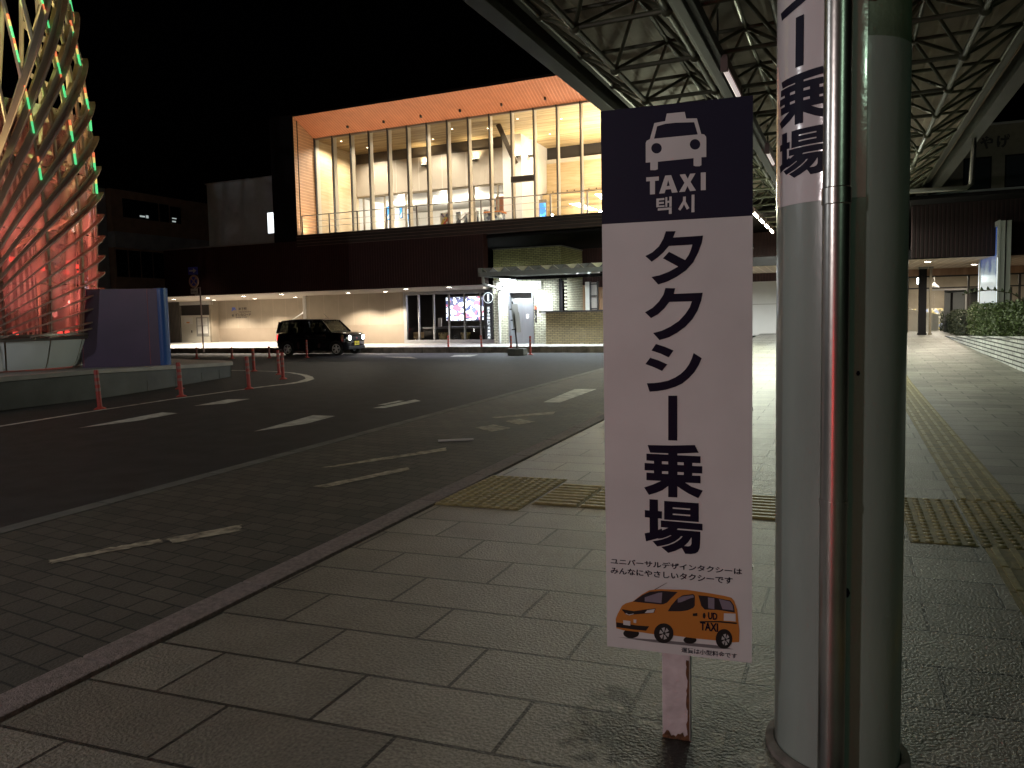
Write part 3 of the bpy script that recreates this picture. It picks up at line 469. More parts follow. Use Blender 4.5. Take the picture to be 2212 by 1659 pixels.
curved('kanji_place', gf(GLYPH_BA, cxx-.098, 1.905, cxx+.098, 2.052), M_ink, cl_, CR+.0025)
curved('kanji_ride', gf(GLYPH_JO, cxx-.1, 2.066, cxx+.1, 2.22), M_ink, cl_, CR+.0025)
curved('long_vowel_bar', gf(GLYPH_BAR, cxx-.0155, 2.238, cxx+.0155, 2.388), M_ink, cl_, CR+.0025)
curved('katakana_shi', gf(GLYPH_SHI, cxx-.1, 2.405, cxx+.1, 2.555), M_ink, cl_, CR+.0025)
curved('katakana_ku', gf(GLYPH_KU, cxx-.1, 2.575, cxx+.1, 2.725), M_ink, cl_, CR+.0025)
curved('katakana_ta', gf(GLYPH_TA, cxx-.1, 2.745, cxx+.1, 2.895), M_ink, cl_, CR+.0025)
for k, (dz, s) in enumerate(((.62, .012), (1.98, .01), (1.3, .006))):
    curved('paint_chip', ([(deg(8+4*k)+s*math.cos(t*1.05), dz+s*1.4*math.sin(t*1.05)) for t in range(6)], [tuple(range(6))]), M_ink, cl_, CR+.001)
curved('rust_patch', ([(deg(22)+.03*math.cos(t*.9)*(1+.4*(t%2)), 2.41+.02*math.sin(t*.9)*(1+.5*(t%3==0))) for t in range(7)], [tuple(range(7))]), rust, cl_, CR+.0005)
B = MB(); px, py = -.03, CY-CR-.043
B.tube([(px-.001,py,-.03),(px,py,1.0),(px,py,1.826)], .0385, 32); B.tube([(px,py,1.845),(px,py,4.6)], .0385, 32)
pipe = B.build('downpipe', M_steel, cl_, smooth=True)
B = MB(); B.lathe([(.0386,1.80),(.0412,1.803),(.0412,1.848),(.0386,1.851)], (px,py,0), 32); B.build('pipe_joint', M_steel, pipe, smooth=True)
for z in (.9, 3.0):
    B = MB(); B.lathe([(.0388,z),(.0405,z),(.0405,z+.02),(.0388,z+.02)], (px,py,0), 32); B.box(px-.012, py+.03, z, px+.012, CY-CR+.004, z+.02); B.build('pipe_bracket', M_steel, pipe)
# ------------------------------------------------------------------ space-frame canopy over the pavement
M_tubes = pm('frame_steel', (0.085, 0.09, 0.058), 0.38, var=0.2, scale=5, metal=0.1)
M_ceil = ribmat('canopy_deck', (0.36, 0.30, 0.235), (0.28, 0.23, 0.18), 0.3, 'X', 0.12, 0.7, 0.2)
cn = thing('space_frame_canopy', 'long space-frame canopy of steel tubes over the pavement', 'canopy', (-.7, 12, 4.6))
LX = [-2.73, -1.72, -.71, .30, 1.30]; UX = [-3.45, -2.225, -1.215, -.205, .80, 2.05]; DY = 1.55
LY = [7.79+DY*(k-7) for k in range(23)]; UY = [y-DY/2 for y in LY]+[LY[-1]+DY/2]; LZ, UZ = 4.6, 5.12
for x in LX: B = MB(); B.tube([(x,LY[0],LZ),(x,LY[-1],LZ)], .034, 10); B.build('lower_chord', M_tubes, cn, smooth=True)
for x in UX: B = MB(); B.tube([(x,UY[0],UZ),(x,UY[-1],UZ)], .029, 8); B.build('upper_chord', M_tubes, cn, smooth=True)
for y in LY: B = MB(); B.tube([(LX[0],y,LZ),(LX[-1],y,LZ)], .030, 8); B.build('cross_chord', M_tubes, cn, smooth=True)
for y in UY: B = MB(); B.tube([(UX[0],y,UZ),(UX[-1],y,UZ)], .027, 8); B.build('cross_chord', M_tubes, cn, smooth=True)
rest = MB(); n = 0
for j, y in sorted(enumerate(LY), key=lambda t: abs(t[1]-8)):
    for i, x in enumerate(LX):
        B = MB() if n < 100 else rest
        for ux in (UX[i], UX[i+1]):
            for uy in (UY[j], UY[j+1]): B.tube([(x,y,LZ),(ux,uy,UZ)], .0235, 8, cap=False)
        B.sphere((x,y,LZ), .07, 10)
        for ux in (UX[i],): B.sphere((ux, UY[j], UZ), .055, 8)
        if n < 100: B.build('node_pyramid', M_tubes, cn, smooth=True)
        n += 1
o = rest.build('far_node_pyramids', M_tubes, cn, smooth=True); o['kind'] = 'stuff'
y0, y1 = UY[0]-.2, UY[-1]+.3
B = MB(); B.box(-3.7, y0, 5.28, 2.3, y1, 5.34); B.build('roof_deck', M_ceil, cn)
M_fas = pm('fascia_steel', (0.055, 0.058, 0.048), 0.45, var=0.2, scale=2, metal=0.2)
for xa, xb in ((-3.93,-3.7), (2.3,2.53)):
    B = MB(); B.box(xa, y0, 5.0, xb, y1, 5.12); B.box(xa+.04, y0, 5.12, xb-.04, y1, 5.46); B.build('edge_gutter', M_fas, cn, bevel=.01)
    B = MB(); xm = (-3.58 if xa < 0 else 2.17); B.box(xm-.05, y0, 5.2, xm+.05, y1, 5.279); B.build('edge_rail', M_fas, cn)
B = MB(); B.box(-1.56, y0, 4.40, -1.34, y1, 4.53); B.box(-1.5, y0, 4.33, -1.4, y1, 4.40); B.build('cable_tray', pm('tray_black', (.035,.036,.034), .5), cn, bevel=.01)
for y in LY[::2]:
    B = MB(); B.tube([(-1.45,y,4.53),(-1.45,y,UZ)], .012, 6); B.build('tray_hanger', M_fas, cn)
B = MB(); B.tube([(2.41,18.4,5.02),(2.41,18.4,4.75),(2.38,18.4,4.05),(2.3,18.4,3.98),(1.3,18.3,3.98),(.3,18.2,3.98)], .05, 10); B.build('gutter_pipe', M_steel, cn, smooth=True)
# a second, far column carries the other end
c2 = thing('canopy_column', 'far round pale green column at the station end of the canopy', 'column', (-.02, 25.5, .2))
B = MB(); B.lathe([(CR,.15),(CR,4.62)], (-.02,25.5,0), 32); B.build('shaft', M_col, c2, smooth=True)
B = MB(); B.lathe([(CR+.004,.15),(CR+.03,.15),(CR+.03,.22),(CR+.004,.24)], (-.02,25.5,0), 32); B.build('collar', M_conc, c2, smooth=True)
# fluorescent lamps under the tray (nearly out near the camera, bright at the far end)
M_tubeoff = em('tube_dim', (1.0, .84, .80), 0.55); M_tubeon = em('tube_bright', (.97, 1.0, .82), 55)
M_lampb = pm('lamp_body', (0.16, 0.10, 0.09), 0.5)
def lampbar(x, y, on, lab, L=1.2):
    t = thing('fluorescent_lamp', lab, 'lamp', (x, y, 4.3), 'lamps under the canopy')
    z = 4.19
    B = MB(); B.box(x-.03, y, z+.03, x+.03, y+L, z+.16); B.build('lamp_housing', M_lampb, t, bevel=.006)
    B = MB(); B.tube([(x,y+.04,z),(x,y+L-.04,z)], .028, 10); B.build('lamp_tube', M_tubeon if on else M_tubeoff, t, smooth=True)
    for yy in (y-.04, y+L): B = MB(); B.box(x-.04, yy, z-.035, x+.04, yy+.05, z+.12); B.build('end_cap', M_lampb, t, bevel=.005)
    if on: lamp('AREA', 'tube_light', (x, y+L/2, z-.04), on, (.93, 1.0, .82), t, .08, (0,0,0), sizey=L)
    return t
lampbar(-1.27, 8.66, 0, 'dim fluorescent lamp under the tray above the taxi sign')
lampbar(-1.27, 13.5, 0, 'dim fluorescent lamp seen in the gap between sign and column')
for k, y in enumerate((20.0, 21.6, 23.2, 24.8, 26.4)): lampbar(-2.4, y, 190, ['nearest', 'second', 'third', 'fourth', 'fifth'][k]+' bright tube in the lit lamp row at the far end of the canopy')
for k, y in enumerate((17.0, 21.5, 26.0)): lampbar(0.9, y, 60, ['nearest', 'middle', 'farthest'][k]+' bright tube of the lamp row over the guide strip')
# ------------------------------------------------------------------ the station (u along the front, v inwards; the upper floors stand out over the pavement)
M_darkred = ribmat('dark_red_cladding', (0.052, 0.014, 0.012), (0.035, 0.009, 0.008), 0.12, 'X', 0.3, 0.6, 0.15, 0.6)
M_black = pm('black_cladding', (0.012, 0.011, 0.012), 0.9, spec=0.1)
M_cap = pm('coping_metal', (0.4, 0.4, 0.4), 0.4, metal=0.4)
M_brown = ribmat('brown_siding', (0.30, 0.205, 0.165), (0.05, 0.035, 0.03), 0.125, 'Z', 0.12, 0.6, 0.15, 0.8)
M_orange = ribmat('copper_soffit', (0.64, 0.25, 0.125), (0.50, 0.18, 0.085), 0.13, 'X', 0.22, 0.45, 0.08, 0.6)
M_orangeL = ribmat('copper_boards', (0.62, 0.37, 0.20), (0.44, 0.25, 0.13), 0.13, 'Z', 0.22, 0.5, 0.08, 0.6)
M_wood = woodmat('pale_wood', (0.36, 0.24, 0.11), (0.60, 0.45, 0.24), (0.5, 6, 6))
M_woodw = woodmat('pale_wood_wall', (0.52, 0.375, 0.20), (0.62, 0.47, 0.28), (1.2, 1.2, 16))
M_cream = pm('cream_panel', (0.62, 0.57, 0.48), 0.6, var=0.04, scale=2)
M_white = pm('white_wall', (0.72, 0.70, 0.66), 0.6, var=0.04, scale=2)
M_mull = pm('mullion', (0.30, 0.26, 0.20), 0.35, metal=0.3)
M_mcov = pm('mullion_cream', (0.66, 0.58, 0.44), 0.5)
M_mulld = pm('mullion_dark', (0.03, 0.026, 0.024), 0.4)
M_glass = glass('clear_glass', (.97, .98, .97), 1.0)
M_stainl = pm('rail_steel', (0.34, 0.32, 0.29), 0.3, metal=0.8)
M_beige = ribmat('beige_panels', (0.50, 0.41, 0.31), (0.30, 0.25, 0.19), 0.9, 'X', 0.012, 0.6, 0.05, 0.2, soft=.006)
M_dado = pm('dado_panels', (0.27, 0.215, 0.16), 0.6, var=0.06, scale=3)
M_soff = ribmat('soffit_boards', (0.62, 0.53, 0.45), (0.42, 0.35, 0.29), 0.2, 'X', 0.1, 0.6, 0.06, 0.3)
V0 = -5.0
st = thing('station_building', 'long dark station building with a glowing copper-framed upper hall', 'building', (0, 0, .2), M=FRM)
B = MB(); B.box(-9.75, V0, 2.66, 6.85, V0+.4, 4.56); B.box(-9.75,V0,4.56,-1.96,V0+.4,4.8); B.build('lower_band', M_darkred, st)
B = MB(); B.box(4.98, 2.2, 2.66, 21.5, 2.5, 4.7); B.build('recessed_band', M_darkred, st)
B = MB(); B.prism([(6.7,-4.59),(6.84,-4.59),(4.98,-1.05),(4.98,2.2),(4.84,2.2),(4.84,-1.1)], 2.76, 4.69); B.build('band_return', M_black, st)
B = MB(); B.box(-9.8, V0-.05, 4.8, -3.16, V0+.5, 4.86); B.build('coping', M_cap, st)
B = MB(); B.box(-9.7, V0+.05, 4.7, 40, 6, 4.79); B.build('upper_floor_slab', M_black, st)
B = MB(); B.box(-3.16, V0, 4.81, -1.92, V0+.3, 10.04); B.box(-3.16, V0+.3, 4.81, -2.9, 3.5, 10.04); B.build('dark_end_wall', M_black, st)
B = MB(); B.box(-3.16, V0+.02, 10.04, 15.5, 4.2, 10.12); B.box(-1.92, V0-.01, 10.015, 15.2, V0+.3, 10.04); B.build('roof', M_black, st)
B = MB(); B.quad((-1.9,V0,10.012),(15,V0,10.012),(14.9,-3.5,9.43),(-2.03,-3.5,9.43)); B.build('copper_soffit', M_orange, st)
for k, u in enumerate((.15, 1.95, 3.72, 5.5, 7.3, 9.1)):
    B = MB(); B.box(u-.03, -4.05, 9.52, u+.03, -3.95, 9.62); B.build('sprinkler_head', M_mulld, st)
B = MB(); B.quad((-1.9,V0,4.95),(-1.9,V0,10.012),(-2.03,-3.5,9.43),(-2.03,-3.5,4.95)); B.build('copper_reveal', M_orangeL, st)
B = MB(); B.box(-1.95, V0-.02, 4.56, 14, V0+.25, 5.05); B.build('balcony_band', M_brown, st)
B = MB(); B.box(-3.15, V0+.25, 4.8, 15, -3.4, 5.02); B.build('balcony_floor', M_concd, st)
# balcony railing
B = MB()
for z in (5.86, 5.6, 5.36): B.bar((-1.74,V0+.12,z),(14,V0+.12,z), .03 if z > 5.8 else .012, .03 if z > 5.8 else .012)
B.build('balcony_rail', M_stainl, st)
u = -1.72
while u < 14: B = MB(); B.bar((u,V0+.12,5.0),(u,V0+.12,5.87), .035, .05); B.build('rail_post', M_stainl, st); u += 1.41
# glass front of the hall
for k in range(17):
    u = -1.03+0.945*(k-1)
    B = MB(); B.box(u-.018, -3.56, 4.95, u+.018, -3.47, 9.43); mu = B.build('mullion', [M_mulld], st)
    B = MB(); B.box(u-.03, -3.469, 4.95, u+.03, -3.24, 9.4); B.build('mullion_cover', M_mcov, mu)
    if k < 16: B = MB(); B.quad((u+.02,-3.5,5.0),(u+.925,-3.5,5.0),(u+.925,-3.5,9.36),(u+.02,-3.5,9.36)); B.build('glass_pane', M_glass, st)
B = MB(); B.box(-2.03, -3.52, 9.36, 14.5, -3.42, 9.43); B.build('head_rail', M_mull, st)
# hall inside
B = MB(); B.box(-2.6, -3.4, 9.415, 15, 3.6, 9.5); B.build('hall_ceiling', M_wood, st)
B = MB(); B.quad((-2.06,-3.4,4.6),(-2.06,-3.4,9.41),(-2.3,0.2,9.41),(-2.3,0.2,4.6)); B.build('hall_wood_wall', M_woodw, st)
B = MB(); B.box(-2.3, .0, 7.38, 5.6, .2, 8.93); B.build('hall_back_wall', ribmat('hall_panels', (.64,.58,.49), (.36,.31,.25), 1.24, 'X', 0.012, .6, .03, .1, soft=.006), st)
B = MB(); B.box(-2.3, .05, 8.93, 5.9, .4, 9.41); B.build('hall_duct', pm('duct_grey', (.085,.07,.055), .6), st)
B = MB(); B.box(5.6, -.1, 4.6, 6.5, 3.3, 9.41); B.build('hall_pillar', M_white, st)
B = MB(); B.box(6.5, 3.1, 7.2, 14.9, 3.3, 8.65); B.build('timber_wall', M_woodw, st)
B = MB(); B.box(6.5, 3.05, 8.65, 14.9, 3.3, 8.83); B.build('timber_wall_cap', M_cream, st)
B = MB(); B.box(6.5, 3.2, 8.83, 14.9, 3.4, 9.41); B.build('clerestory', M_mulld, st)
for u in (8.2, 9.7, 11.2): B = MB(); B.box(u, 3.1, 8.83, u+.1, 3.2, 9.41); B.build('clerestory_post', M_cream, st)
B = MB(); B.box(-2.6, -3.4, 4.53, 15, 6.2, 4.6); B.build('hall_floor', M_white, st)
B = MB(); B.box(-3.1, V0+.3, 4.44, 15, 6.3, 4.525); B.build('floor_underside', M_black, st)
B = MB(); B.box(14.7, -3.4, 4.6, 14.9, 6, 9.41); B.build('hall_end_wall', M_woodw, st)
B = MB(); B.box(-2.5, 6, 4.6, 15, 6.2, 8.6); B.build('gallery_back_wall', M_white, st)
B = MB(); B.box(-2.4, .2, 7.36, 5.6, 6, 7.42); B.build('gallery_ceiling', M_white, st)
B = MB(); B.box(-2.4, .2, 4.6, -2.3, 6, 7.36); B.build('gallery_side_wall', M_white, st)
for u in (-1.95, -.75, .45, 1.65, 2.85, 4.05, 5.25):
    B = MB(); B.box(u-.035, .06, 4.6, u+.035, .14, 7.36); B.build('partition_post', M_mull, st)
B = MB(); B.box(-2.3, .04, 7.3, 5.6, .16, 7.38); B.build('partition_head', M_mull, st)
B = MB(); B.bar((6.26,-2,9.41),(7.02,-2,7.72), .09, .2); B.build('roof_brace', pm('brace_dark', (.07,.055,.04), .4), st)
B = MB(); B.box(7.46, -3.62, 6.66, 8.4, -3.46, 6.88); B.build('door_head', M_mulld, st)
B = MB(); B.box(6.6, 2.2, 4.6, 14.6, 2.4, 7.1); B.build('lower_timber_wall', M_wood, st)
M_hole = pm('speaker_hole', (0.03, 0.025, 0.02), .7)
for k in range(14):
    u = 6.8+.36*k; B = MB(); B.lathe([(.001,0),(.035,0)], (0,0,0), 10); B.v = [(u+x, 3.098, 7.3+y) for x, y, z in B.v]; B.build('wall_port', M_hole, st)
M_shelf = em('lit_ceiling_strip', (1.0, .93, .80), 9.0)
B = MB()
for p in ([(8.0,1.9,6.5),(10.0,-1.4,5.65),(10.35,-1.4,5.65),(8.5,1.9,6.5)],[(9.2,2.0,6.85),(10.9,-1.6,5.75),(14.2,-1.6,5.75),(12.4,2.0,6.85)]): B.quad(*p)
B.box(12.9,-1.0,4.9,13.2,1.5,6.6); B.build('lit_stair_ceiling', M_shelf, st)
M_dl = em('downlight_lens', (1.0, .86, .62), 14.0)
rnd = random.Random(3)
for (u, v, p) in ((-1.2,-2.6,120),(-.9,-1.0,110),(1.0,-2.2,95),(2.6,-1.0,95),(4.2,-2.2,95),(5.6,-1.6,95),(7.3,-2.4,95),(7.6,.6,95),(8.9,-1.6,95),(9.9,1.6,95),(11,-2,95),(12.6,.8,95)):
    B = MB(); B.lathe([(.001,9.405),(.035,9.405)], (u,v,0), 12); o = B.build('downlight', M_dl, st)
    lamp('SPOT', 'downlight_beam', (u, v, 9.38), p*(4.2 if u < 5 else 3.0), (1, .90, .73), st, rot=(0,0,0), spot=R_(150), blend=.6, soft=.06)
for (u, v) in ((-1.2,2),(0,3.5),(1.2,1.6),(2.4,3.2),(3.6,1.8),(4.8,3.4)):
    B = MB(); B.lathe([(.001,7.352),(.07,7.352)], (u,v,0), 12); B.build('gallery_light', M_dl, st)
for u, v in ((-1.3,2.6),(.8,3.2),(2.9,2.6),(4.8,3.4)): lamp('POINT', 'gallery_glow', (u, v, 6.95), 190, (1, .90, .74), st, soft=.1)
lamp('AREA', 'stair_glow', (11, 0, 6.6), 420, (1, .88, .66), st, 3.2, (math.pi,0,0), sizey=2)
for (u, v) in ((1.0,3.0),(3.2,4.2),(4.4,2.4)): B = MB(); B.box(u-.28, v-.28, 7.335, u+.28, v+.28, 7.358); B.build('air_vent', pm('vent_grey', (.25,.24,.22), .6), st)
# uplight strip hidden along the balcony edge washes the copper soffit
B = MB(); B.box(-1.8, V0+.3, 5.02, 14, V0+.36, 5.05); B.build('uplight_strip', em('uplight_strip', (1, .78, .5), 3), st)
lamp('AREA', 'uplight', (6.2, V0+.55, 5.12), 440, (1, .80, .56), st, 16, (R_(180-8),0,0), sizey=.12)
for u in (9.55, 11.4): B = MB(); B.sphere((u, V0+.28, 5.1), .06, 8); B.build('uplight_lens', em('uplight_lens', (1, .95, .85), 40), st)
# wall lamps in the hall: things that hang on the wall
wl0 = None
for k, (u, v, z) in enumerate(((1.62,-.02,8.52),(4.25,-.02,8.5),(6.32,-.12,8.42),(6.52,.75,8.6))):
    if wl0 is None:
        t = thing('wall_lamp', 'small uplighting wall lamp on the cream hall wall nearest the timber end', 'lamp', (0,0,0), 'wall lamps in the upper hall', M=FRM)
        B = MB(); B.box(-.14, -.2, -.03, .14, -.02, .02); B.box(-.02, -.03, -.06, .02, 0, .14); B.build('lamp_bowl', M_mulld, t)
        B = MB(); B.box(-.11, -.17, .022, .11, -.05, .03); B.build('lamp_lens', em('sconce_lens', (1,.88,.66), 30), t)
        lamp('SPOT', 'sconce_beam', (0,-.12,.06), 70, (1,.8,.5), t, rot=(R_(165),0,0), spot=R_(140), blend=1, soft=.05); wl0 = t
        t.matrix_world = FRM @ Matrix.Translation((u,v,z))
    else:
        rot = Matrix.Rotation(R_(90), 4, 'Z') if k == 3 else Matrix()
        dup(wl0, FRM @ Matrix.Translation((u,v,z)) @ rot, [None, 'small uplighting wall lamp in the middle of the cream hall wall', 'wall lamp on the front face of the white hall pillar', 'wall lamp on the side face of the white hall pillar'][k])
# screens and posters in the gallery
def panel(name, u0, z0, u1, z1, v, label, cat, m, group=None, fm=None, depth=.05):
    t = thing(name, label, cat, (u0, v, z0), group, M=FRM)
    B = MB(); B.box(u0-.02, v+.004, z0-.02, u1+.02, v+depth, z1+.02); B.build('frame', fm or M_mulld, t)
    B = MB(); B.quad((u0,v,z0),(u1,v,z0),(u1,v,z1),(u0,v,z1)); B.build('picture' if cat != 'screen' else 'display', m, t); return t
def picmat(name, cols, scale, emit=0.0, detail=2):
    m, t, b = mat(name); tc = t.nodes.new('ShaderNodeTexCoord'); n = t.nodes.new('ShaderNodeTexVoronoi'); n.inputs['Scale'].default_value = scale
    n2 = t.nodes.new('ShaderNodeTexNoise'); n2.inputs['Scale'].default_value = scale*.8; n2.inputs['Detail'].default_value = 5
    ad = t.nodes.new('ShaderNodeMix'); ad.data_type = 'RGBA'; ad.inputs[0].default_value = .35
    t.links.new(tc.outputs['Object'], n.inputs[0]); t.links.new(tc.outputs['Object'], n2.inputs[0]); t.links.new(n.outputs['Color'], ad.inputs[6]); t.links.new(n2.outputs['Color'], ad.inputs[7])
    sp = t.nodes.new('ShaderNodeSeparateColor'); t.links.new(ad.outputs[2], sp.inputs[0])
    r = t.nodes.new('ShaderNodeValToRGB'); r.color_ramp.interpolation = 'CONSTANT'
    while len(r.color_ramp.elements) < len(cols): r.color_ramp.elements.new(.5)
    for k, c in enumerate(cols): r.color_ramp.elements[k].position = .15+.65*k/len(cols) if k else 0; r.color_ramp.elements[k].color = (*c, 1)
    t.links.new(sp.outputs[0], r.inputs[0]); t.links.new(r.outputs[0], b.inputs['Base Color'])
    if emit: t.links.new(r.outputs[0], b.inputs['Emission Color']); b.inputs['Emission Strength'].default_value = emit
    return m
M_scr = picmat('screen_picture', [(.02,.12,.5),(.1,.4,.8),(.7,.85,1),(.05,.2,.6)], 4, 1.6)
M_post = picmat('poster_picture', [(.5,.1,.06),(.7,.66,.6),(.1,.12,.16),(.6,.45,.1),(.2,.1,.3)], 6)
M_post2 = picmat('photo_picture', [(.12,.14,.2),(.5,.55,.6),(.2,.22,.25),(.75,.75,.72)], 7)
panel('wall_screen', -1.35, 6.35, -.95, 6.98, 1.2, 'bright blue display tilted above its white stand', 'screen', M_scr)
panel('wall_screen', -.85, 6.45, -.72, 6.95, 1.6, 'narrow bright display beside the first blue screen', 'screen', M_scr)
panel('wall_screen', -.15, 5.75, .2, 6.75, 1.0, 'tall light blue display standing on the gallery floor', 'screen', M_scr)
for k, (a, c, z0, z1, lb) in enumerate(((1.15,1.6,6.0,6.6,'poster with red figures on the gallery wall'),(2.0,2.25,6.05,6.6,'dark photo panel next to the red poster'),(2.45,2.62,6.05,6.55,'narrow photo panel in the row of three'),(2.75,2.92,6.05,6.6,'middle photo panel in the row of three'),(3.02,3.2,6.05,6.55,'last photo panel in the row of three'),(3.5,3.75,6.1,6.6,'photo panel left of the large landscape picture'),(3.85,4.25,6.1,6.7,'large landscape picture by the orange counter'))):
    panel('poster', a, z0, c, z1, 2.2+.02*k, lb, 'poster', M_post if k == 0 else M_post2, 'posters in the gallery', M_white)
panel('red_banner', 4.35, 6.0, 5.0, 7.1, 1.9, 'plain salmon red wall panel in the gallery', 'panel', pm('salmon', (.62,.28,.18), .6), None, M_cream)
t = thing('display_counter', 'orange and dark display counter behind the hall glass', 'counter', (4.2,-.6,4.6), M=FRM)
B = MB(); B.box(5.05,-.9,4.6,5.75,-.3,5.95); B.build('counter_front', M_post2, t); B = MB(); B.box(5.0,-.95,5.95,5.8,-.25,6.02); B.build('counter_top', pm('orange_top', (.6,.2,.05), .5), t)
t = thing('stair_handrail', 'stainless handrail at the head of the hall stairs', 'handrail', (4.0,-1.2,4.6), M=FRM)
B = MB(); B.tube([(4.0,-1.2,5.7),(4.35,-1.2,6.0),(4.75,-1.2,6.0),(4.75,-1.2,4.6)], .03, 8); B.build('rail', M_stainl, t, smooth=True)
B = MB(); B.tube([(4.38,-1.2,4.6),(4.38,-1.2,6.0)], .02, 8); B.build('post', M_stainl, t, smooth=True)
t = thing('departure_board', 'narrow standing timetable case with a blue display', 'board', (7.6,.6,4.6), M=FRM)
B = MB(); B.box(7.1,.4,5.0,7.45,.5,6.55); B.build('case', M_mull, t); B = MB(); B.quad((7.13,.396,5.7),(7.42,.396,5.7),(7.42,.396,6.4),(7.13,.396,6.4)); B.build('display', M_scr, t)
# grey stair block and the lit slit window
gb = thing('stair_block', 'plain grey rendered block on the station roof beside the dark wall', 'building', (-5, V0+.1, 4.8), M=FRM)
B = MB(); B.box(-6.98, V0+.1, 4.83, -3.17, 2, 7.63); B.build('wall', pm('grey_render', (0.40,0.44,0.46), .85, var=.08, scale=4, bump=.2, bscale=40), gb)
B = MB(); B.box(-7.04, V0+.05, 7.63, -3.165, 2, 7.69); B.build('coping', M_cap, gb)
wf = MB().box(-3.58, V0+.06, 5.18, -3.17, V0+.1, 6.16).build('window', M_cap, gb)
B = MB(); B.quad((-3.53,V0+.055,5.24),(-3.175,V0+.055,5.24),(-3.175,V0+.055,6.12),(-3.53,V0+.055,6.12)); B.build('lit_pane', em('lit_window', (.9,.97,1.0), 2.2), wf)
B = MB(); B.box(-3.45,V0+.05,5.9,-3.25,V0+.054,5.93); B.build('blind_cord', M_cap, wf)
# ------------------------------------------------------------------ ground floor of the station
B = MB(); B.prism([(-22,V0+.02),(6.84,V0+.02),(5.0,-1.2),(5.0,6),(-22,6)], 2.66, 2.75); B.build('soffit', M_soff, st)
B = MB(); B.box(-5.6, 0, .1, .2, .25, 2.66); B.build('beige_wall', M_beige, st)
B = MB(); B.box(-5.6, -.012, .2, .2, 0, 1.12); B.build('dado', M_dado, st)
B = MB(); B.box(-5.78, -.05, .1, -5.6, 3.6, 2.66); B.build('white_corner', M_white, st)
B = MB(); B.box(-15.05, 3.5, 0, -5.78, 3.7, 2.66); B.build('entrance_wall', M_beige, st)
B = MB(); B.box(-15.05, 3.488, .0, -5.78, 3.5, 1.0); B.build('dado', M_dado, st)
B = MB(); B.box(-15.15, 2.9, 0, -15.0, 3.49, 2.66); B.build('niche_wall', M_beige, st)
B = MB(); B.box(-17.45, 2.9, 0, -15.16, 3.0, 1.83); B.build('entrance_door', pm('cream_door', (.70,.66,.56), .5, var=.03), st)
dd = [o for o in st.children if o.name.startswith('entrance_door')][0]
B = MB(); B.box(-16.2, 2.88, .55, -15.2, 2.899, 1.7); wd = B.build('door_window', pm('grey_frame', (.32,.31,.28), .5), dd)
for a in (-16.1, -15.68):
    for c in (.72, 1.2):
        B = MB(); B.quad((a,2.876,c),(a+.38,2.876,c),(a+.38,2.876,c+.44),(a,2.876,c+.44)); B.build('paper_notice', pm('paper', (.78,.75,.7), .7, var=.1, scale=9), wd)
B = MB(); B.box(-17.2,2.89,1.3,-16.5,2.899,1.72); B.build('door_notice', pm('paper', (.75,.72,.66), .7), dd); B = MB(); B.box(-17.0,2.886,1.36,-16.75,2.8899,1.44); B.build('orange_sticker', pm('sticker', (.7,.3,.1), .6), dd)
B = MB(); B.box(-16.62,2.86,.78,-16.57,2.9,.92); B.build('handle', M_mulld, dd)
B = MB(); B.box(-17.45, 2.95, 1.83, -15.16, 3.0, 2.45); B.build('transom', M_mulld, st)
B = MB(); B.box(-17.5, 2.86, 2.45, -15.0, 3.1, 2.66); B.build('transom_beam', M_white, st)
M_rib = ribmat('dark_ribs', (.16,.14,.12), (.05,.045,.04), .11, 'X', .5, .6, .1, .6)
B = MB(); B.box(-20.5, 2.8, 0, -17.46, 2.95, 2.66); B.build('ribbed_panel', M_rib, st)
B = MB(); B.box(-24, -4.6, 0, -20.5, 2.9, 2.66); B.build('dark_side_wall', M_black, st)
# lettering on the entrance wall
M_blue = pm('logo_blue', (.06,.12,.55), .5); M_let = pm('letter_dark', (.035,.03,.03), .5)
vv = 3.486
def wtext(name, body, u0, z0, u1, z1, m, v=vv, bold=.02, par=st):
    B = MB(); flat(B, fit(text2d(body, bold), u0, z0, u1, z1), lambda x, z: (x, v, z)); return B.build(name, m, par)
wtext('station_logo', 'JR', -13.97, 2.03, -13.58, 2.25, M_blue, bold=.05)
wtext('station_name', '米子駅', -13.42, 2.06, -12.78, 2.24, M_let); wtext('station_name', 'YONAGO STATION', -13.4, 1.93, -12.47, 2.0, M_let)
wtext('road_name', 'がいなロード', -13.66, 1.72, -12.48, 1.89, M_let); wtext('road_name', 'GAINA ROAD', -13.65, 1.61, -12.8, 1.69, M_let); wtext('road_emblem', '✳', -13.96, 1.68, -13.78, 1.85, M_let)
# soffit downlights
M_sl = em('soffit_lens', (1, .93, .8), 30)
for k, (u, v, p) in enumerate(((-13.1,-1.5,150),(-10.4,-1.8,190),(-7.6,-2.25,190),(-4.76,-2.8,120),(-1.91,-1.5,130),(.08,-1.4,130),(2.4,-3.4,35),(4.6,-3.6,35),(-10.4,1.6,120),(-13.4,1.6,140),(-7.6,1.6,120))):
    r = MB().lathe([(.10,2.655),(.14,2.65),(.14,2.66)], (u,v,0), 16).build('downlight', M_white, st, smooth=True)
    B = MB(); B.lathe([(.001,2.652),(.1,2.652)], (u,v,0), 16); B.build('lens', M_sl, r)
    lamp('SPOT', 'soffit_beam', (u, v, 2.63), p*7.5, (1, .87, .70) if k != 6 and k != 7 else (.9,.85,1), st, rot=(0,0,0), spot=R_(132), blend=.4, soft=.06)
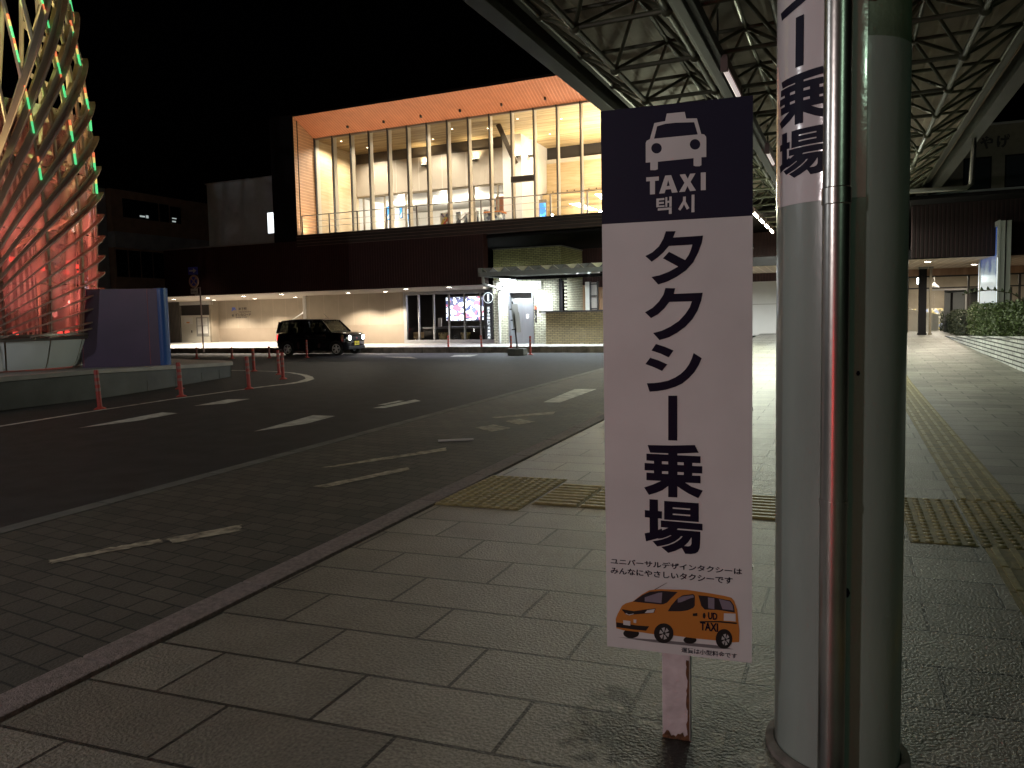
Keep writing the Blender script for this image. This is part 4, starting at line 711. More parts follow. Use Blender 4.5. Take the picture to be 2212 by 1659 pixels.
# information centre window
B = MB(); B.box(.2, -.05, .1, .36, .1, 2.66); B.box(.36, -.05, .1, 5.4, .1, .36); B.box(.36, -.05, 2.5, 5.4, .1, 2.66); B.build('shopfront_frame', M_cap, st)
for k, u in enumerate((1.02, 1.84, 2.65, 3.46, 4.3)):
    B = MB(); B.box(u-.035, -.045, .36, u+.035, .06, 2.5); B.build('shopfront_post', M_cap, st)
for k, (a, c) in enumerate(((.36,.985),(1.055,1.805),(1.875,2.615),(2.685,3.425),(3.495,4.265),(4.335,5.4))):
    B = MB(); B.quad((a,0,.36),(c,0,.36),(c,0,2.5),(a,0,2.5)); B.build('glass_pane', M_glass, st)
B = MB(); B.box(-1.5, 4.4, .1, 6.5, 4.6, 2.7); B.box(-1.6, .3, .1, -1.5, 4.4, 2.7); B.build('office_wall', pm('office_dark', (.11,.10,.09), .7), st)
B = MB(); B.box(-1.5, .3, .1, 6.5, 4.4, .2); B.build('office_floor', M_concd, st)
lamp('AREA', 'office_glow', (3.0, 2.2, 2.6), 40, (1,.88,.75), st, 1.5, (0,0,0))
M_vid = picmat('projected_picture', [(.85,.92,1),(.05,.05,.1),(.8,.9,1),(.4,.1,.14),(.04,.05,.12),(.9,.95,1),(.1,.12,.25)], 4.5, .8)
t = thing('projection_screen', 'large bright screen with a crowd picture inside the information office', 'screen', (1.16,2.5,1.24), M=FRM)
B = MB(); B.box(1.1,2.51,1.18,3.3,2.56,2.46); B.build('screen_frame', M_mulld, t); B = MB(); B.quad((1.16,2.5,1.24),(3.25,2.5,1.24),(3.25,2.5,2.41),(1.16,2.5,2.41)); B.build('display', M_vid, t)
B = MB(); B.box(2.1,2.52,.2,2.3,2.56,1.2); B.build('stand', M_mulld, t)
lamp('AREA', 'screen_light', (2.2,2.4,1.8), 30, (.85,.9,1), t, 2.0, (R_(90),0,0), sizey=1.1)
t = thing('office_counter', 'long dark counter behind the information office window', 'counter', (-.3,1,.2), M=FRM)
B = MB(); B.box(.4,1.0,.85,4.9,1.6,.95); B.build('counter_top', pm('counter_grey', (.16,.16,.17), .4), t); B = MB(); B.box(.5,1.1,.2,4.8,1.5,.85); B.build('counter_front', M_mulld, t)
t = thing('wooden_box', 'small pale wooden box at the left end of the office window', 'box', (.5,.35,.36), M=FRM)
B = MB(); B.box(.5,.3,.42,.92,.6,.72); B.build('body', M_wood, t); 
for a in (.55,.85): B = MB(); B.box(a,.35,.2,a+.04,.4,.42); B.build('leg', M_wood, t)
for k, u in enumerate((2.0, 3.2)):
    t = thing('woven_basket', ['woven pale basket under the screen beside the dark trestle', 'woven pale basket nearer the information sign'][k], 'basket', (u,.5,.36), 'baskets in the office window', M=FRM)
    B = MB(); B.lathe([(.14,.2),(.2,.42),(.24,.68),(.22,.68),(.19,.5),(.12,.24)], (u,.55,0), 16); B.build('weave', picmat('weave', [(.4,.3,.13),(.12,.09,.05),(.5,.4,.2)], 16), t, smooth=True)
t = thing('office_chair', 'pale swivel chair behind the office counter', 'chair', (1.3,1.8,.2), M=FRM)
B = MB(); B.box(1.1,1.7,.95,1.3,1.76,1.38); B.build('backrest', M_white, t, bevel=.03); B = MB(); B.box(1.0,1.3,.62,1.4,1.7,.7); B.build('seat', M_white, t, bevel=.02); B = MB(); B.tube([(1.2,1.5,.2),(1.2,1.5,.62)], .03, 8); B.build('stem', M_stainl, t)
t = thing('information_sign', 'black vertical information sign with a white letter i in a ring', 'sign', (5.2,-1.1,.4), M=FRM)
B = MB(); B.box(5.03,-1.12,.44,5.385,-1.04,2.58); B.build('sign_board', pm('sign_black', (.012,.012,.014), .4), t)
M_sw = em('sign_letter_lit', (.9,.95,1), .55)
wtext('information_mark', 'i', 5.16, 2.08, 5.255, 2.42, M_sw, -1.123, .05, t)
B = MB(); 
for k in range(32):
    a, c = 2*math.pi*k/32, 2*math.pi*(k+1)/32; B.quad(*[(5.208+r*math.cos(q), -1.124, 2.24+r*math.sin(q)) for r, q in ((.24,a),(.24,c),(.215,c),(.215,a))])
B.build('ring', M_sw, t)
for k, ch in enumerate('米子市国際観光案内所'): wtext('sign_lettering', ch, 5.14, 1.72-.145*k, 5.275, 1.845-.145*k, M_sw, -1.123, .03, t)
# steps with a rail behind the car
t = thing('step_rail', 'white handrail beside the steps behind the car', 'handrail', (-9,1.5,.2), M=FRM)
B = MB(); B.tube([(-8.92,1.5,.1),(-8.92,1.5,.9),(-8.28,1.5,1.2),(-6.0,1.5,2.3)], .022, 8); B.build('rail', M_cap, t, smooth=True)
for z in (.62,.82): B = MB(); B.tube([(-8.92,1.5,z-.2),(-8.2,1.5,z-.2)], .014, 6); B.build('mid_rail', M_cap, t, smooth=True)
B = MB(); B.tube([(-8.28,1.5,.1),(-8.28,1.5,1.2)], .018, 6); B.build('post', M_cap, t, smooth=True)
# a person on the stairs of the hall
def person(loc, M, label, shirt, trousers, h=1.66, face=0.0):
    t = thing('person', label, 'person', loc, M=M)
    m = bpy.data.meshes.new('body'); k = h/1.7
    J = {'pel':(0,0,.92),'spi':(0,-.01,1.15),'chest':(0,0,1.32),'neck':(0,.0,1.45),'hd':(0,.01,1.54),'top':(0,.02,1.64),'hl':(-.09,0,.88),'kl':(-.10,.02,.48),'al':(-.10,0,.08),'tl':(-.10,-.14,.03),'hr':(.09,0,.88),'kr':(.10,.02,.48),'ar':(.10,0,.08),'tr':(.10,-.14,.03),
         'sl':(-.18,0,1.38),'el':(-.23,.03,1.1),'wl':(-.23,-.06,.87),'ml':(-.23,-.08,.80),'sr':(.18,0,1.38),'er':(.23,.03,1.1),'wr':(.23,-.06,.87),'mr':(.23,-.08,.80)}
    Rr = {'pel':.14,'spi':.125,'chest':.14,'neck':.055,'hd':.075,'top':.08,'hl':.085,'kl':.06,'al':.042,'tl':.03,'hr':.085,'kr':.06,'ar':.042,'tr':.03,'sl':.055,'el':.042,'wl':.03,'ml':.028,'sr':.055,'er':.042,'wr':.03,'mr':.028}
    E = [('pel','spi'),('spi','chest'),('chest','neck'),('neck','hd'),('hd','top'),('pel','hl'),('hl','kl'),('kl','al'),('al','tl'),('pel','hr'),('hr','kr'),('kr','ar'),('ar','tr'),('chest','sl'),('sl','el'),('el','wl'),('wl','ml'),('chest','sr'),('sr','er'),('er','wr'),('wr','mr')]
    for sd, sg_ in (('l',-1),('r',1)):
        for f in range(5):
            a, b2 = f'{sd}f{f}', f'{sd}g{f}'
            o = (-.025+.0125*f if f < 4 else -.0)
            J[a] = (sg_*.23+ (0 if f < 4 else -sg_*.03), -.085+(o if f < 4 else -.03), .745 if f < 4 else .80); J[b2] = (J[a][0]+(-sg_*.012), J[a][1]-.01, J[a][2]-(.05,.058,.055,.04,.03)[f]); Rr[a] = .0085; Rr[b2] = .0065
            E += [(f'm{sd}', a), (a, b2)]
    names = list(J); m.from_pydata([tuple(c*k for c in J[n]) for n in names], [(names.index(a), names.index(b)) for a, b in E], [])
    o = bpy.data.objects.new('body', m); COL.objects.link(o)
    sk = o.modifiers.new('skin', 'SKIN'); 
    for i, n in enumerate(names): m.skin_vertices[0].data[i].radius = (Rr[n]*k, Rr[n]*k*(.75 if n in ('pel','spi','chest') else 1))
    m.skin_vertices[0].data[0].use_root = True
    o.modifiers.new('sub', 'SUBSURF').levels = 2; o.modifiers['sub'].render_levels = 2
    dg = bpy.context.evaluated_depsgraph_get(); dg.update(); me = bpy.data.meshes.new_from_object(o.evaluated_get(dg)); o.modifiers.clear(); o.data = me
    skin = pm('skin', (.52,.33,.23), .55); sh = pm('shirt', shirt, .8); tr = pm('trousers', trousers, .8)
    me.materials.clear(); [me.materials.append(q) for q in (skin, sh, tr)]
    for p in me.polygons:
        z = p.center.z/k; x = abs(p.center.x)/k; p.use_smooth = True
        p.material_index = 2 if z < .93 and x < .19 else 1 if z < 1.43 and not (z < .9 and x >= .19) else 0
    o.parent = t
    c = (0, .0, 1.575*k)
    B = MB(); B.sphere((0, .025, 1.6*k), .098*k, 14, (.95,1.05,1.0)); B.v = [(x,y if y > -.045 or z > 1.63*k else -.045,z) for x, y, z in B.v]; B.build('hair', pm('hair', (.02,.016,.014), .5), t, smooth=True, org=(0,0,0))
    B = MB(); B.sphere((0,-.083*k,1.55*k), .016*k, 8, (.7,1,1.3)); 
    B.build('nose', skin, t, smooth=True, org=(0,0,0))
    for s in (-1, 1):
        B = MB(); B.sphere((s*.032*k,-.074*k,1.575*k), .011*k, 8); B.build('eye', M_black, t, smooth=True, org=(0,0,0)); B = MB(); B.sphere((s*.085*k,.01,1.56*k), .022*k, 8, (.4,.8,1.2)); B.build('ear', skin, t, smooth=True, org=(0,0,0))
    B = MB(); B.box(-.022*k,-.081*k,1.512*k,.022*k,-.07*k,1.52*k); B.build('mouth', pm('lips', (.3,.1,.08), .5), t, org=(0,0,0))
    t.matrix_world = M @ Matrix.Translation(loc) @ Matrix.Rotation(face, 4, 'Z'); return t
person((6.73, 1.85, 4.6), FRM, 'dark haired person standing behind the hall glass by the bright stairs', (.5,.45,.38), (.06,.06,.08), 1.6, .3)
# ------------------------------------------------------------------ lift kiosk in pale brick, its folded canopy and low wall
def kbrick(name, c1, c2, swz): return brickmat(name, c1, c2, (.05,.045,.035), .215, .075, .009, rough=.55, swz=swz, off=(60,60), bump=.6, grain=.12, gscale=30, blotch=.15, bsc=2)
M_kb = kbrick('kiosk_brick', (.60,.58,.45), (.48,.46,.34), ('X','Z')); M_kbs = kbrick('kiosk_brick_side', (.60,.58,.45), (.48,.46,.34), ('Y','Z'))
M_tb = kbrick('tower_brick', (.50,.49,.22), (.37,.37,.16), ('X','Z')); M_tbs = kbrick('tower_brick_side', (.50,.49,.22), (.37,.37,.16), ('Y','Z'))
M_lb = kbrick('low_wall_brick', (.40,.31,.16), (.28,.215,.11), ('X','Z'))
VK = -1.0
ks = thing('lift_kiosk', 'pale brick lift kiosk with steel doors in front of the station', 'kiosk', (6.7, VK, .2), M=FRM)
B = MB(); B.box(5.39,VK,.1,6.17,VK+.3,3.0); B.box(7.26,VK,.1,8.48,VK+.3,3.0); B.box(6.17,VK,2.44,7.26,VK+.3,3.0); B.build('brick_wall', M_kb, ks)
B = MB(); B.box(5.43,VK+.02,3.0,8.57,2.0,4.32); up = B.build('upper_brick_tower', [M_tb, M_tbs], ks)
for p in up.data.polygons:
    if abs(p.normal.x) > .7: p.material_index = 1
B = MB(); B.box(5.4,VK-.01,4.32,8.6,2.03,4.37); B.build('tower_coping', M_conc, ks)
M_lift = pm('lift_steel', (.52,.54,.58), .32, metal=.85, var=.1, scale=3, bump=.02, bscale=200, stretch=(1,1,.02))
B = MB(); B.box(6.12,VK-.03,.15,6.2,VK+.28,2.5); B.box(7.22,VK-.03,.15,7.3,VK+.28,2.5); B.box(6.2,VK-.03,2.42,7.22,VK+.28,2.5); B.build('door_frame', M_lift, ks)
B = MB(); B.box(6.2,VK+.27,2.12,7.22,VK+.3,2.42); B.build('door_head', pm('head_grey', (.25,.25,.25), .4), ks)
for a, c in ((6.2,6.707),(6.713,7.22)): B = MB(); B.box(a,VK+.25,.17,c,VK+.29,2.12); B.build('lift_door', M_lift, ks)
B = MB(); B.box(6.86,VK+.245,1.3,6.96,VK+.249,1.48); B.build('door_sticker', M_white, ks)
B = MB(); B.box(7.36,VK-.02,1.12,7.43,VK-.001,1.86); cp = B.build('call_panel', M_mulld, ks)
for z in (1.7,1.76): B = MB(); B.box(7.375,VK-.024,z,7.415,VK-.02,z+.045); B.build('red_indicator', em('red_led', (1,.06,.03), 5), cp)
B = MB(); B.box(7.38,VK-.024,1.3,7.41,VK-.02,1.42); B.build('call_button', M_cap, cp)
B = MB(); B.box(8.5,VK-.1,.2,8.62,VK+.02,2.95); B.build('black_post', M_black, ks)
t = thing('kiosk_header_sign', 'white header sign over the lift doors washed out by the lamp', 'sign', (5.98,VK,2.55), M=FRM)
B = MB(); B.box(5.6,VK-.07,2.55,7.68,VK-.004,2.9); B.build('sign_board', M_white, t)
B = MB(); flat(B, fit(text2d('米子駅北口', .02), 5.7, 2.62, 7.6, 2.83), lambda x, z: (x, VK-.072, z)); B.build('sign_lettering', M_let, t)
t = thing('notice_board', 'white framed notice sheet with small print beside the lift', 'notice', (7.64,VK,1.5), M=FRM)
B = MB(); B.box(7.66,VK-.03,1.5,8.17,VK-.003,2.28); B.build('board', M_white, t)
B = MB()
rnd = random.Random(9)
for k in range(17):
    z = 2.2-.042*k; x = 7.7
    while x < 8.1:
        l = rnd.uniform(.02,.12)
        if rnd.random() < .75: B.quad((x,VK-.032,z),(min(x+l,8.13),VK-.032,z),(min(x+l,8.13),VK-.032,z+.014),(x,VK-.032,z+.014))
        x += l+.02
B.build('small_print', pm('print_grey', (.25,.27,.3), .7), t)
B = MB(); B.box(8.6,VK+.31,.1,8.73,1.5,3.0); B.build('side_wall', M_kbs, ks)
B = MB(); B.box(8.6,1.505,.1,8.72,2.6,2.75); B.box(8.6,2.61,.1,12.0,2.7,3.0); B.build('peach_lining', pm('peach', (.62,.42,.27), .6), ks)
t = thing('tall_window', 'dark framed tall window with a pale curtain behind the low brick wall', 'window', (9.2,1.5,.2), M=FRM)
for z0, z1 in ((.8,1.65),(1.71,2.22),(2.28,2.75)):
    B = MB(); B.quad((9.12,1.5,z0),(9.4,1.5,z0),(9.4,1.5,z1),(9.12,1.5,z1)); B.build('pane', M_glass, t)
B = MB(); 
for u in (9.06,9.4): B.box(u,1.45,.2,u+.06,1.55,2.9)
for z in (.74,1.65,2.22,2.75): B.box(9.12,1.46,z,9.4,1.54,z+.05)
B.build('frame', M_mulld, t)
B = MB(); 
for k in range(14): B.quad((9.0+.03*k,1.7+.02*(k%2),.3),(9.03+.03*k,1.7+.02*((k+1)%2),.3),(9.03+.03*k,1.7+.02*((k+1)%2),2.85),(9.0+.03*k,1.7+.02*(k%2),2.85))
B.build('curtain', pm('curtain', (.62,.56,.53), .9), t)
B = MB(); B.box(8.86,1.45,.2,9.055,1.55,2.88); B.build('white_jamb', M_white, t)
lw = thing('low_brick_wall', 'low tan brick wall with a dark coping right of the lift', 'wall', (9.2,VK-.4,.2), M=FRM)
B = MB(); B.box(8.03,VK-.5,.15,12.5,VK-.3,1.53); B.build('brick_face', M_lb, lw); B = MB(); B.box(7.75,VK-.56,1.53,12.5,VK-.24,1.6); B.build('coping', M_mulld, lw)
ec = thing('folded_canopy', 'folded-plate canopy roof with pale underside over the lift', 'canopy', (8,VK-1,3), M=FRM)
M_fold = pm('canopy_plate', (.9,.88,.68), .6, var=.06); M_foldg = pm('canopy_plate_dark', (.28,.30,.30), .5)
ca0, cb0, vf, vb = 6.93, 13.9, -5.4, 0.5
B = MB(); n = 15; p = .478
for k in range(n):
    a = ca0+k*p; zt, zb = 3.255, 3.05
    B.cur = 0; B.quad((a,vf,zt),(a+p*.55,vf,zb),(a+p*.55,vb,zb),(a,vb,zt)); B.cur = 1; B.quad((a+p*.55,vf,zb),(a+p,vf,zt),(a+p,vb,zt),(a+p*.55,vb,zb))
B.build('folded_roof', [M_fold, M_foldg], ec)
for k in range(n):
    a = ca0+k*p; B = MB(); B.quad((a+.01,vf+.06,3.25),(a+p*.55,vf+.06,3.055),(a+p-.01,vf+.06,3.25)); B.build('fold_stop', M_fold if k % 2 else M_foldg, ec)
B = MB(); B.box(ca0-.1,vf-.08,2.93,cb0,vf+.05,3.09); B.box(ca0-.1,vf-.08,2.93,ca0,-1.4,3.09); B.build('gutter', M_foldg, ec, bevel=.01)
B = MB(); B.box(ca0-.1,vf-.08,3.09,ca0+.04,vf+.4,3.25); B.build('end_plate', M_foldg, ec)
B = MB(); B.box(ca0,vf+.06,2.95,cb0,vf+.2,3.05); B.box(ca0+.1,-2.2,2.92,cb0,-2.05,3.05); B.box(ca0+.02,vf+.21,2.96,ca0+.14,-1.4,3.04); B.build('beam', M_black, ec)
B = MB(); B.tube([(ca0+.02,vf+.1,3.0),(ca0+.02,vf+.1,2.72),(ca0-.05,vf+.35,2.66),(5.85,VK-.3,2.6),(5.75,VK-.15,2.5),(5.75,VK-.15,.2)], .055, 10); B.build('drainpipe', pm('pipe_grey', (.45,.45,.43), .4), ec, smooth=True)
M_fl = em('bright_tube', (.88,.97,1.0), 60)
for k, (u0, u1) in enumerate(((6.0,7.22),(9.3,10.6))):
    t = thing('strip_light', ['glaring white strip light over the lift doors','glaring white strip light over the low brick wall'][k], 'lamp', (u0,VK-.75,2.95), 'strip lights under the folded canopy', M=FRM)
    B = MB(); B.box(u0,VK-.72,3.0,u1,VK-.6,3.06); B.build('lamp_housing', M_cap, t); B = MB(); B.tube([(u0+.03,VK-.66,2.97),(u1-.03,VK-.66,2.97)], .03, 8); B.build('lamp_tube', M_fl, t, smooth=True)
    lamp('AREA', 'strip_beam', ((u0+u1)/2,VK-.66,2.93), 330, (.86,.96,1), t, u1-u0, (0,0,0), sizey=.1)
# ------------------------------------------------------------------ right-hand station entrance and the building over it
re = thing('shop_entrance', 'glazed shop entrance under a board soffit at the right end of the station', 'building', (22,4,.38), M=FRM)
B = MB(); B.box(11,-3.4,3.0,44,5,3.1); B.build('soffit', ribmat('soffit_right', (.80,.66,.52), (.5,.38,.28), .3, 'X', .1, .6, .06, .3), re)
B = MB(); B.box(21.4,-3.6,3.02,44,-3.4,4.98); B.build('dark_red_band', ribmat('dark_red_ribs', (.016,.003,.004), (.008,.002,.002), .12, 'X', .3, .95, .15, .5), re)
B = MB(); B.box(11,-3.5,2.99,44,-3.4,3.3); B.build('fascia', M_black, re)
B = MB(); B.box(20.9,4.35,2.72,44,4.6,3.0); B.build('timber_fascia', woodmat('timber_brown', (.34,.19,.12), (.50,.31,.21), (3,3,.4)), re)
B = MB(); B.box(22.0,4.4,2.18,44,4.46,2.24); B.box(22.0,4.4,2.66,44,4.46,2.72)
for u in (22.0,22.55,24.2,25.95,27.3,29,31,33): B.box(u,4.4,.38,u+.08,4.46,2.72)
B.build('window_frame', M_mulld, re)
for a, c in ((22.08,22.55),(22.63,24.2),(24.28,25.95),(26.03,27.3),(27.38,29),(29.08,31)):
    B = MB(); B.quad((a,4.43,2.24),(c,4.43,2.24),(c,4.43,2.66),(a,4.43,2.66)); B.build('glass_pane', M_glass, re)
    B = MB(); B.quad((a,4.43,.45),(c,4.43,.45),(c,4.43,2.18),(a,4.43,2.18)); B.build('glass_pane', M_glass, re)
B = MB(); B.box(22.5,4.25,.38,22.56,4.3,2.16); B.box(24.1,4.25,.38,24.16,4.3,2.16); B.box(22.56,4.25,2.1,24.1,4.3,2.16); B.build('sliding_door_frame', M_cap, re)
B = MB(); B.box(23.4,4.5,.38,24.15,4.55,2.1); B.build('closed_panel', pm('panel_grey', (.14,.15,.16), .4), re)
B = MB(); B.box(23.62,4.46,.9,23.7,4.5,2.0); B.build('door_pull', M_black, re)
B = MB(); B.box(24.3,5.2,.38,25.9,5.25,2.18); B.build('roller_shutter', ribmat('shutter_grey', (.12,.12,.12), (.05,.05,.05), .4, 'X', .2), re)
B = MB(); B.box(11,4.6,.3,22,4.75,3.0); B.build('plain_wall', M_white, re)
B = MB(); B.box(11,4.585,1.7,20.7,4.6,1.72); B.build('panel_joint', M_mull, re)
B = MB(); B.box(18.78,4.5,.38,19.25,4.6,2.15); ddr = B.build('wall_door', M_mulld, re); B = MB(); B.quad((18.85,4.49,1.0),(19.2,4.49,1.0),(19.2,4.49,2.1),(18.85,4.49,2.1)); B.build('lit_pane', em('lit_door', (.9,1,.97), 3.0), ddr)
B = MB(); B.box(17.4,4.45,.38,17.55,4.6,2.9); B.build('wall_pipe', M_cap, re)
B = MB(); B.box(17.6,4.2,.38,18.3,4.5,.56); B.build('bench_block', M_conc, re)
B = MB(); B.box(22,11,.38,44,11.1,3.0); B.box(21.9,4.6,.38,22,11,3.0); B.build('shop_back_wall', pm('shop_wall', (.42,.36,.28), .7, var=.2, scale=1.5), re)
B = MB(); B.box(22,4.7,2.98,44,11,2.995); B.build('shop_ceiling', pm('shop_ceiling', (.30,.27,.24), .7), re)
B = MB(); B.box(22.2,8,.38,23.8,8.2,1.35); B.box(24.6,9,.38,26,9.2,1.5); B.box(22.6,6.6,.38,23.3,7.3,1.2); B.build('shelf_unit', picmat('goods', [(.5,.42,.2),(.15,.13,.1),(.6,.58,.5),(.25,.3,.45)], 5), re)
B = MB(); B.quad((22.05,6,.4),(23.4,6,.4),(23.4,6,1.1),(22.05,6,1.4)); B.build('pale_counter', M_white, re)
for k, (u, v) in enumerate(((23.2,6.0),(25.2,6.2))):
    t = thing('pendant_lamp', ['white pendant shade hanging over the open shop door','white pendant shade over the closed shutter'][k], 'lamp', (u,v,2.3), 'pendant lamps in the shop', M=FRM)
    B = MB(); B.tube([(u,v,2.98),(u,v,2.45)], .012, 6); B.build('cord', M_white, t); B = MB(); B.lathe([(.03,2.48),(.06,2.42),(.19,2.3),(.2,2.26),(.14,2.26)], (u,v,0), 16); B.build('shade', M_white, t, smooth=True)
B = MB(); B.box(22.6,6.4,2.45,22.95,6.6,2.75); B.build('lit_display', em('lit_display', (.8,.95,1), 6), re)
lamp('AREA', 'shop_glow', (23.6,7.0,2.9), 300, (1,.9,.75), re, 2.5, (0,0,0))
lamp('AREA', 'shop_glow', (28,7,2.9), 20, (1,.85,.7), re, 2.5, (0,0,0))
for k, (u, v, p) in enumerate(((22.1,-1.5,120),(24.0,1.8,120),(20.2,.5,110),(26.3,-1.5,120),(28,1.8,110),(17.6,.5,110),(14.6,.5,110),(12,1.5,60))):
    r = MB().lathe([(.10,2.995),(.14,2.99),(.14,3.0)], (u,v,0), 16).build('downlight', M_white, re, smooth=True)
    B = MB(); B.lathe([(.001,2.992),(.1,2.992)], (u,v,0), 16); B.build('lens', M_sl, r)
    lamp('SPOT', 'soffit_beam', (u, v, 2.97), p*2.7, (1,.85,.66) if k in (0,1,3,4) else (.9,.97,1), re, rot=(0,0,0), spot=R_(165), blend=.5)
cb = [(22.24,2.2,M_black,.26),(22.6,2.3,M_mull,.09)]
for u, v, m_, wd_ in cb:
    t = thing('entrance_column', 'dark square column under the entrance soffit' if wd_ > .2 else 'slim bronze column next to the dark square one', 'column', (u,v,.3), M=FRM)
    B = MB(); B.box(u,v,.3,u+wd_,v+wd_,2.92); B.build('shaft', m_, t, bevel=.01); B = MB(); B.box(u-.03,v-.03,2.92,u+wd_+.03,v+wd_+.03,3.0); B.build('head', M_stainl, t); B = MB(); B.box(u-.02,v-.02,.25,u+wd_+.02,v+wd_+.02,.42); B.build('base', m_, t)
t = thing('hand_rail', 'pale ramp parapet with a yellow panel left of the dark column', 'handrail', (20.9,3.2,.3), M=FRM)
B = MB(); B.box(20.6,3.2,.3,21.5,3.28,1.25); B.build('parapet', M_white, t); B = MB(); B.bar((20.6,3.24,1.42),(21.5,3.24,1.3), .06, .06); B.build('rail', M_wood, t); B = MB(); B.box(21.0,3.19,1.25,21.45,3.2,1.36); B.build('yellow_panel', pm('lime', (.45,.45,.08), .6), t)
t = thing('red_display', 'small glowing red shop display beyond the hedge', 'display', (26.4,4.2,1.2), M=FRM)
B = MB(); B.box(26.2,4.5,1.0,27.2,4.6,1.5); B.build('case', M_mulld, t); B = MB(); B.quad((26.22,4.49,1.05),(27.15,4.49,1.05),(27.15,4.49,1.48),(26.22,4.49,1.48)); B.build('display', picmat('red_screen', [(1,.05,.05),(.9,.2,.2),(1,.8,.8)], 6, 1.6), t)
ub = thing('shop_upper_wall', 'dark upper storey with black lettering and wide dim windows', 'building', (24,V0+.6,5), M=FRM)
B = MB(); B.box(21.2,V0+1.5,5.0,44,3,7.0); B.build('wall', pm('dim_wall', (.20,.18,.13), .8, var=.1), ub)
B = MB(); B.box(21.2,V0+1.45,6.99,44,3,7.05); B.box(21.5,V0+1.3,4.98,44,V0+1.6,5.04); B.build('coping', M_cap, ub)
for u in (22.8,23.9,25.0,26.1):
    f = MB().box(u,V0+1.48,5.06,u+.75,V0+1.5,6.05).build('window', M_black, ub); B = MB(); B.quad((u+.04,V0+1.475,5.1),(u+.71,V0+1.475,5.1),(u+.71,V0+1.475,6.0),(u+.04,V0+1.475,6.0)); B.build('pane', pm('dark_pane', (.03,.035,.04), .15), f)
for k, ch in enumerate('おみやげ'): wtext('wall_lettering', ch, 22.35+.44*k, 6.28, 22.7+.44*k, 6.68, M_let, V0+1.49, .05, ub)
# ------------------------------------------------------------------ old office block far left
M_ob = pm('old_office', (.36,.22,.13), .8, var=.2, scale=2); M_obc = pm('old_office_band', (.36,.34,.31), .8, var=.2, scale=2)
ob = thing('office_block', 'dark two-storey office block with strip windows behind the glass tower', 'building', (-43,38,0))
B = MB(); B.box(-52,31.59,-.06,-41.6,44.2,9.82); B.build('wall', M_ob, ob); B = MB(); B.box(-52,26.0,-.06,-42.0,31.525,9.95); B.build('end_bay', M_obc, ob)
B = MB(); B.box(-52,31.538,6.18,-41.34,44.46,7.155); B.build('spandrel', M_obc, ob)
B = MB(); B.box(-52,31.07,9.82,-41.4,44.46,9.976); B.build('parapet', M_black, ob)
for a, c, z0, z1 in ((32.37, 34.97, 8.13, 9.3), (35.1, 35.815, 8.13, 9.3), (35.945, 36.79, 8.13, 9.235), (31.72, 32.5, 4.36, 6.05), (32.604, 33.41, 4.36, 6.05), (33.514, 34.32, 4.36, 6.05), (34.424, 35.23, 4.36, 6.05), (35.36, 36.27, 4.36, 6.05)):
    f = MB().box(-41.6,a,z0,-41.56,c,z1).build('window', M_black, ob); B = MB(); B.quad((-41.55,a+.05,z0+.05),(-41.55,c-.05,z0+.05),(-41.55,c-.05,z1-.05),(-41.55,a+.05,z1-.05)); B.build('pane', pm('black_pane', (.012,.013,.014), .1), f)
M_lo = em('lit_office', (.8,.92,.9), .4)
for (a, c, z0, z1) in ((33.54, 33.93, 8.26, 8.364), (33.995, 34.19, 8.234, 8.416), (36.036, 36.335, 8.195, 8.286), (36.036, 36.4, 8.416, 8.481)): B = MB(); B.quad((-41.54,a,z0),(-41.54,c,z0),(-41.54,c,z1),(-41.54,a,z1)); B.build('lit_blind', M_lo, ob)
t = thing('vent_box', 'small pale box on the dark roof left of the grey block', 'box', (-9.6,7.5,4.79), M=FRM)
B = MB(); B.box(-9.85,7.5,7.55,-9.3,8,8.15); B.build('body', M_cap, t); B = MB(); B.tube([(-9.57,7.75,4.79),(-9.57,7.75,7.55)], .05, 8); B.build('post', M_black, t)
B = MB(); B.box(-9.8,7.49,7.7,-9.35,7.499,8.0); B.build('grille', M_conc, t)
# ------------------------------------------------------------------ lit glass-and-steel tower on its plinth
TC = Vector((-18.52, 10.92)); FACE = math.atan2(-TC.y, -TC.x)     # azimuth that faces the street
M_pl = pm('plinth_stone', (.05,.053,.053), .45, var=.3, scale=2.5, bump=.15, bscale=40)
M_plt = pm('plinth_top', (.26,.25,.24), .5, var=.2, scale=2)
po = [(-12.6,2.5),(-13.3,5.5),(-13.75,8.0),(-13.75,9.9),(-14.05,11.3),(-14.35,12.3),(-14.7,13.4),(-14.95,14.2),(-15.1,14.75),(-15.5,15.1),(-16.2,15.35),(-17.2,15.4),(-19,15.9),(-23,15.5),(-27,12),(-27.5,6),(-24,1),(-18,-.5)]
ptop = lambda x, y: .57 - max(0, min(1, (y-9.84)/4.8))*.2
pl = thing('tower_plinth', 'low curved dark stone plinth under the glowing glass tower', 'plinth', (-18,10,0))
B = MB(); B.prism(po, -.06, lambda x, y: ptop(x,y)-.08); B.build('base', M_pl, pl)
big = [(TC.x+(x-TC.x)*1.012, TC.y+(y-TC.y)*1.012) for x, y in po]
B = MB(); B.prism(big, lambda x, y: ptop(x,y)-.085, lambda x, y: ptop(x,y)); B.build('top_slab', M_plt, pl)
for (x, y), (x2, y2) in zip(po[1:9], po[2:10]):
    B = MB(); B.bar((x,y,.2),(x,y,-.04), .02, .02); B.build('panel_joint', M_concd, pl)
B = MB()
for k in range(8): B.bar((-13.62+.0*k-.012*k, 7.0+.1*k, .04),(-13.62-.012*k, 7.0+.1*k, .2), .02, .03)
B.build('drain_grating', M_conc, pl)
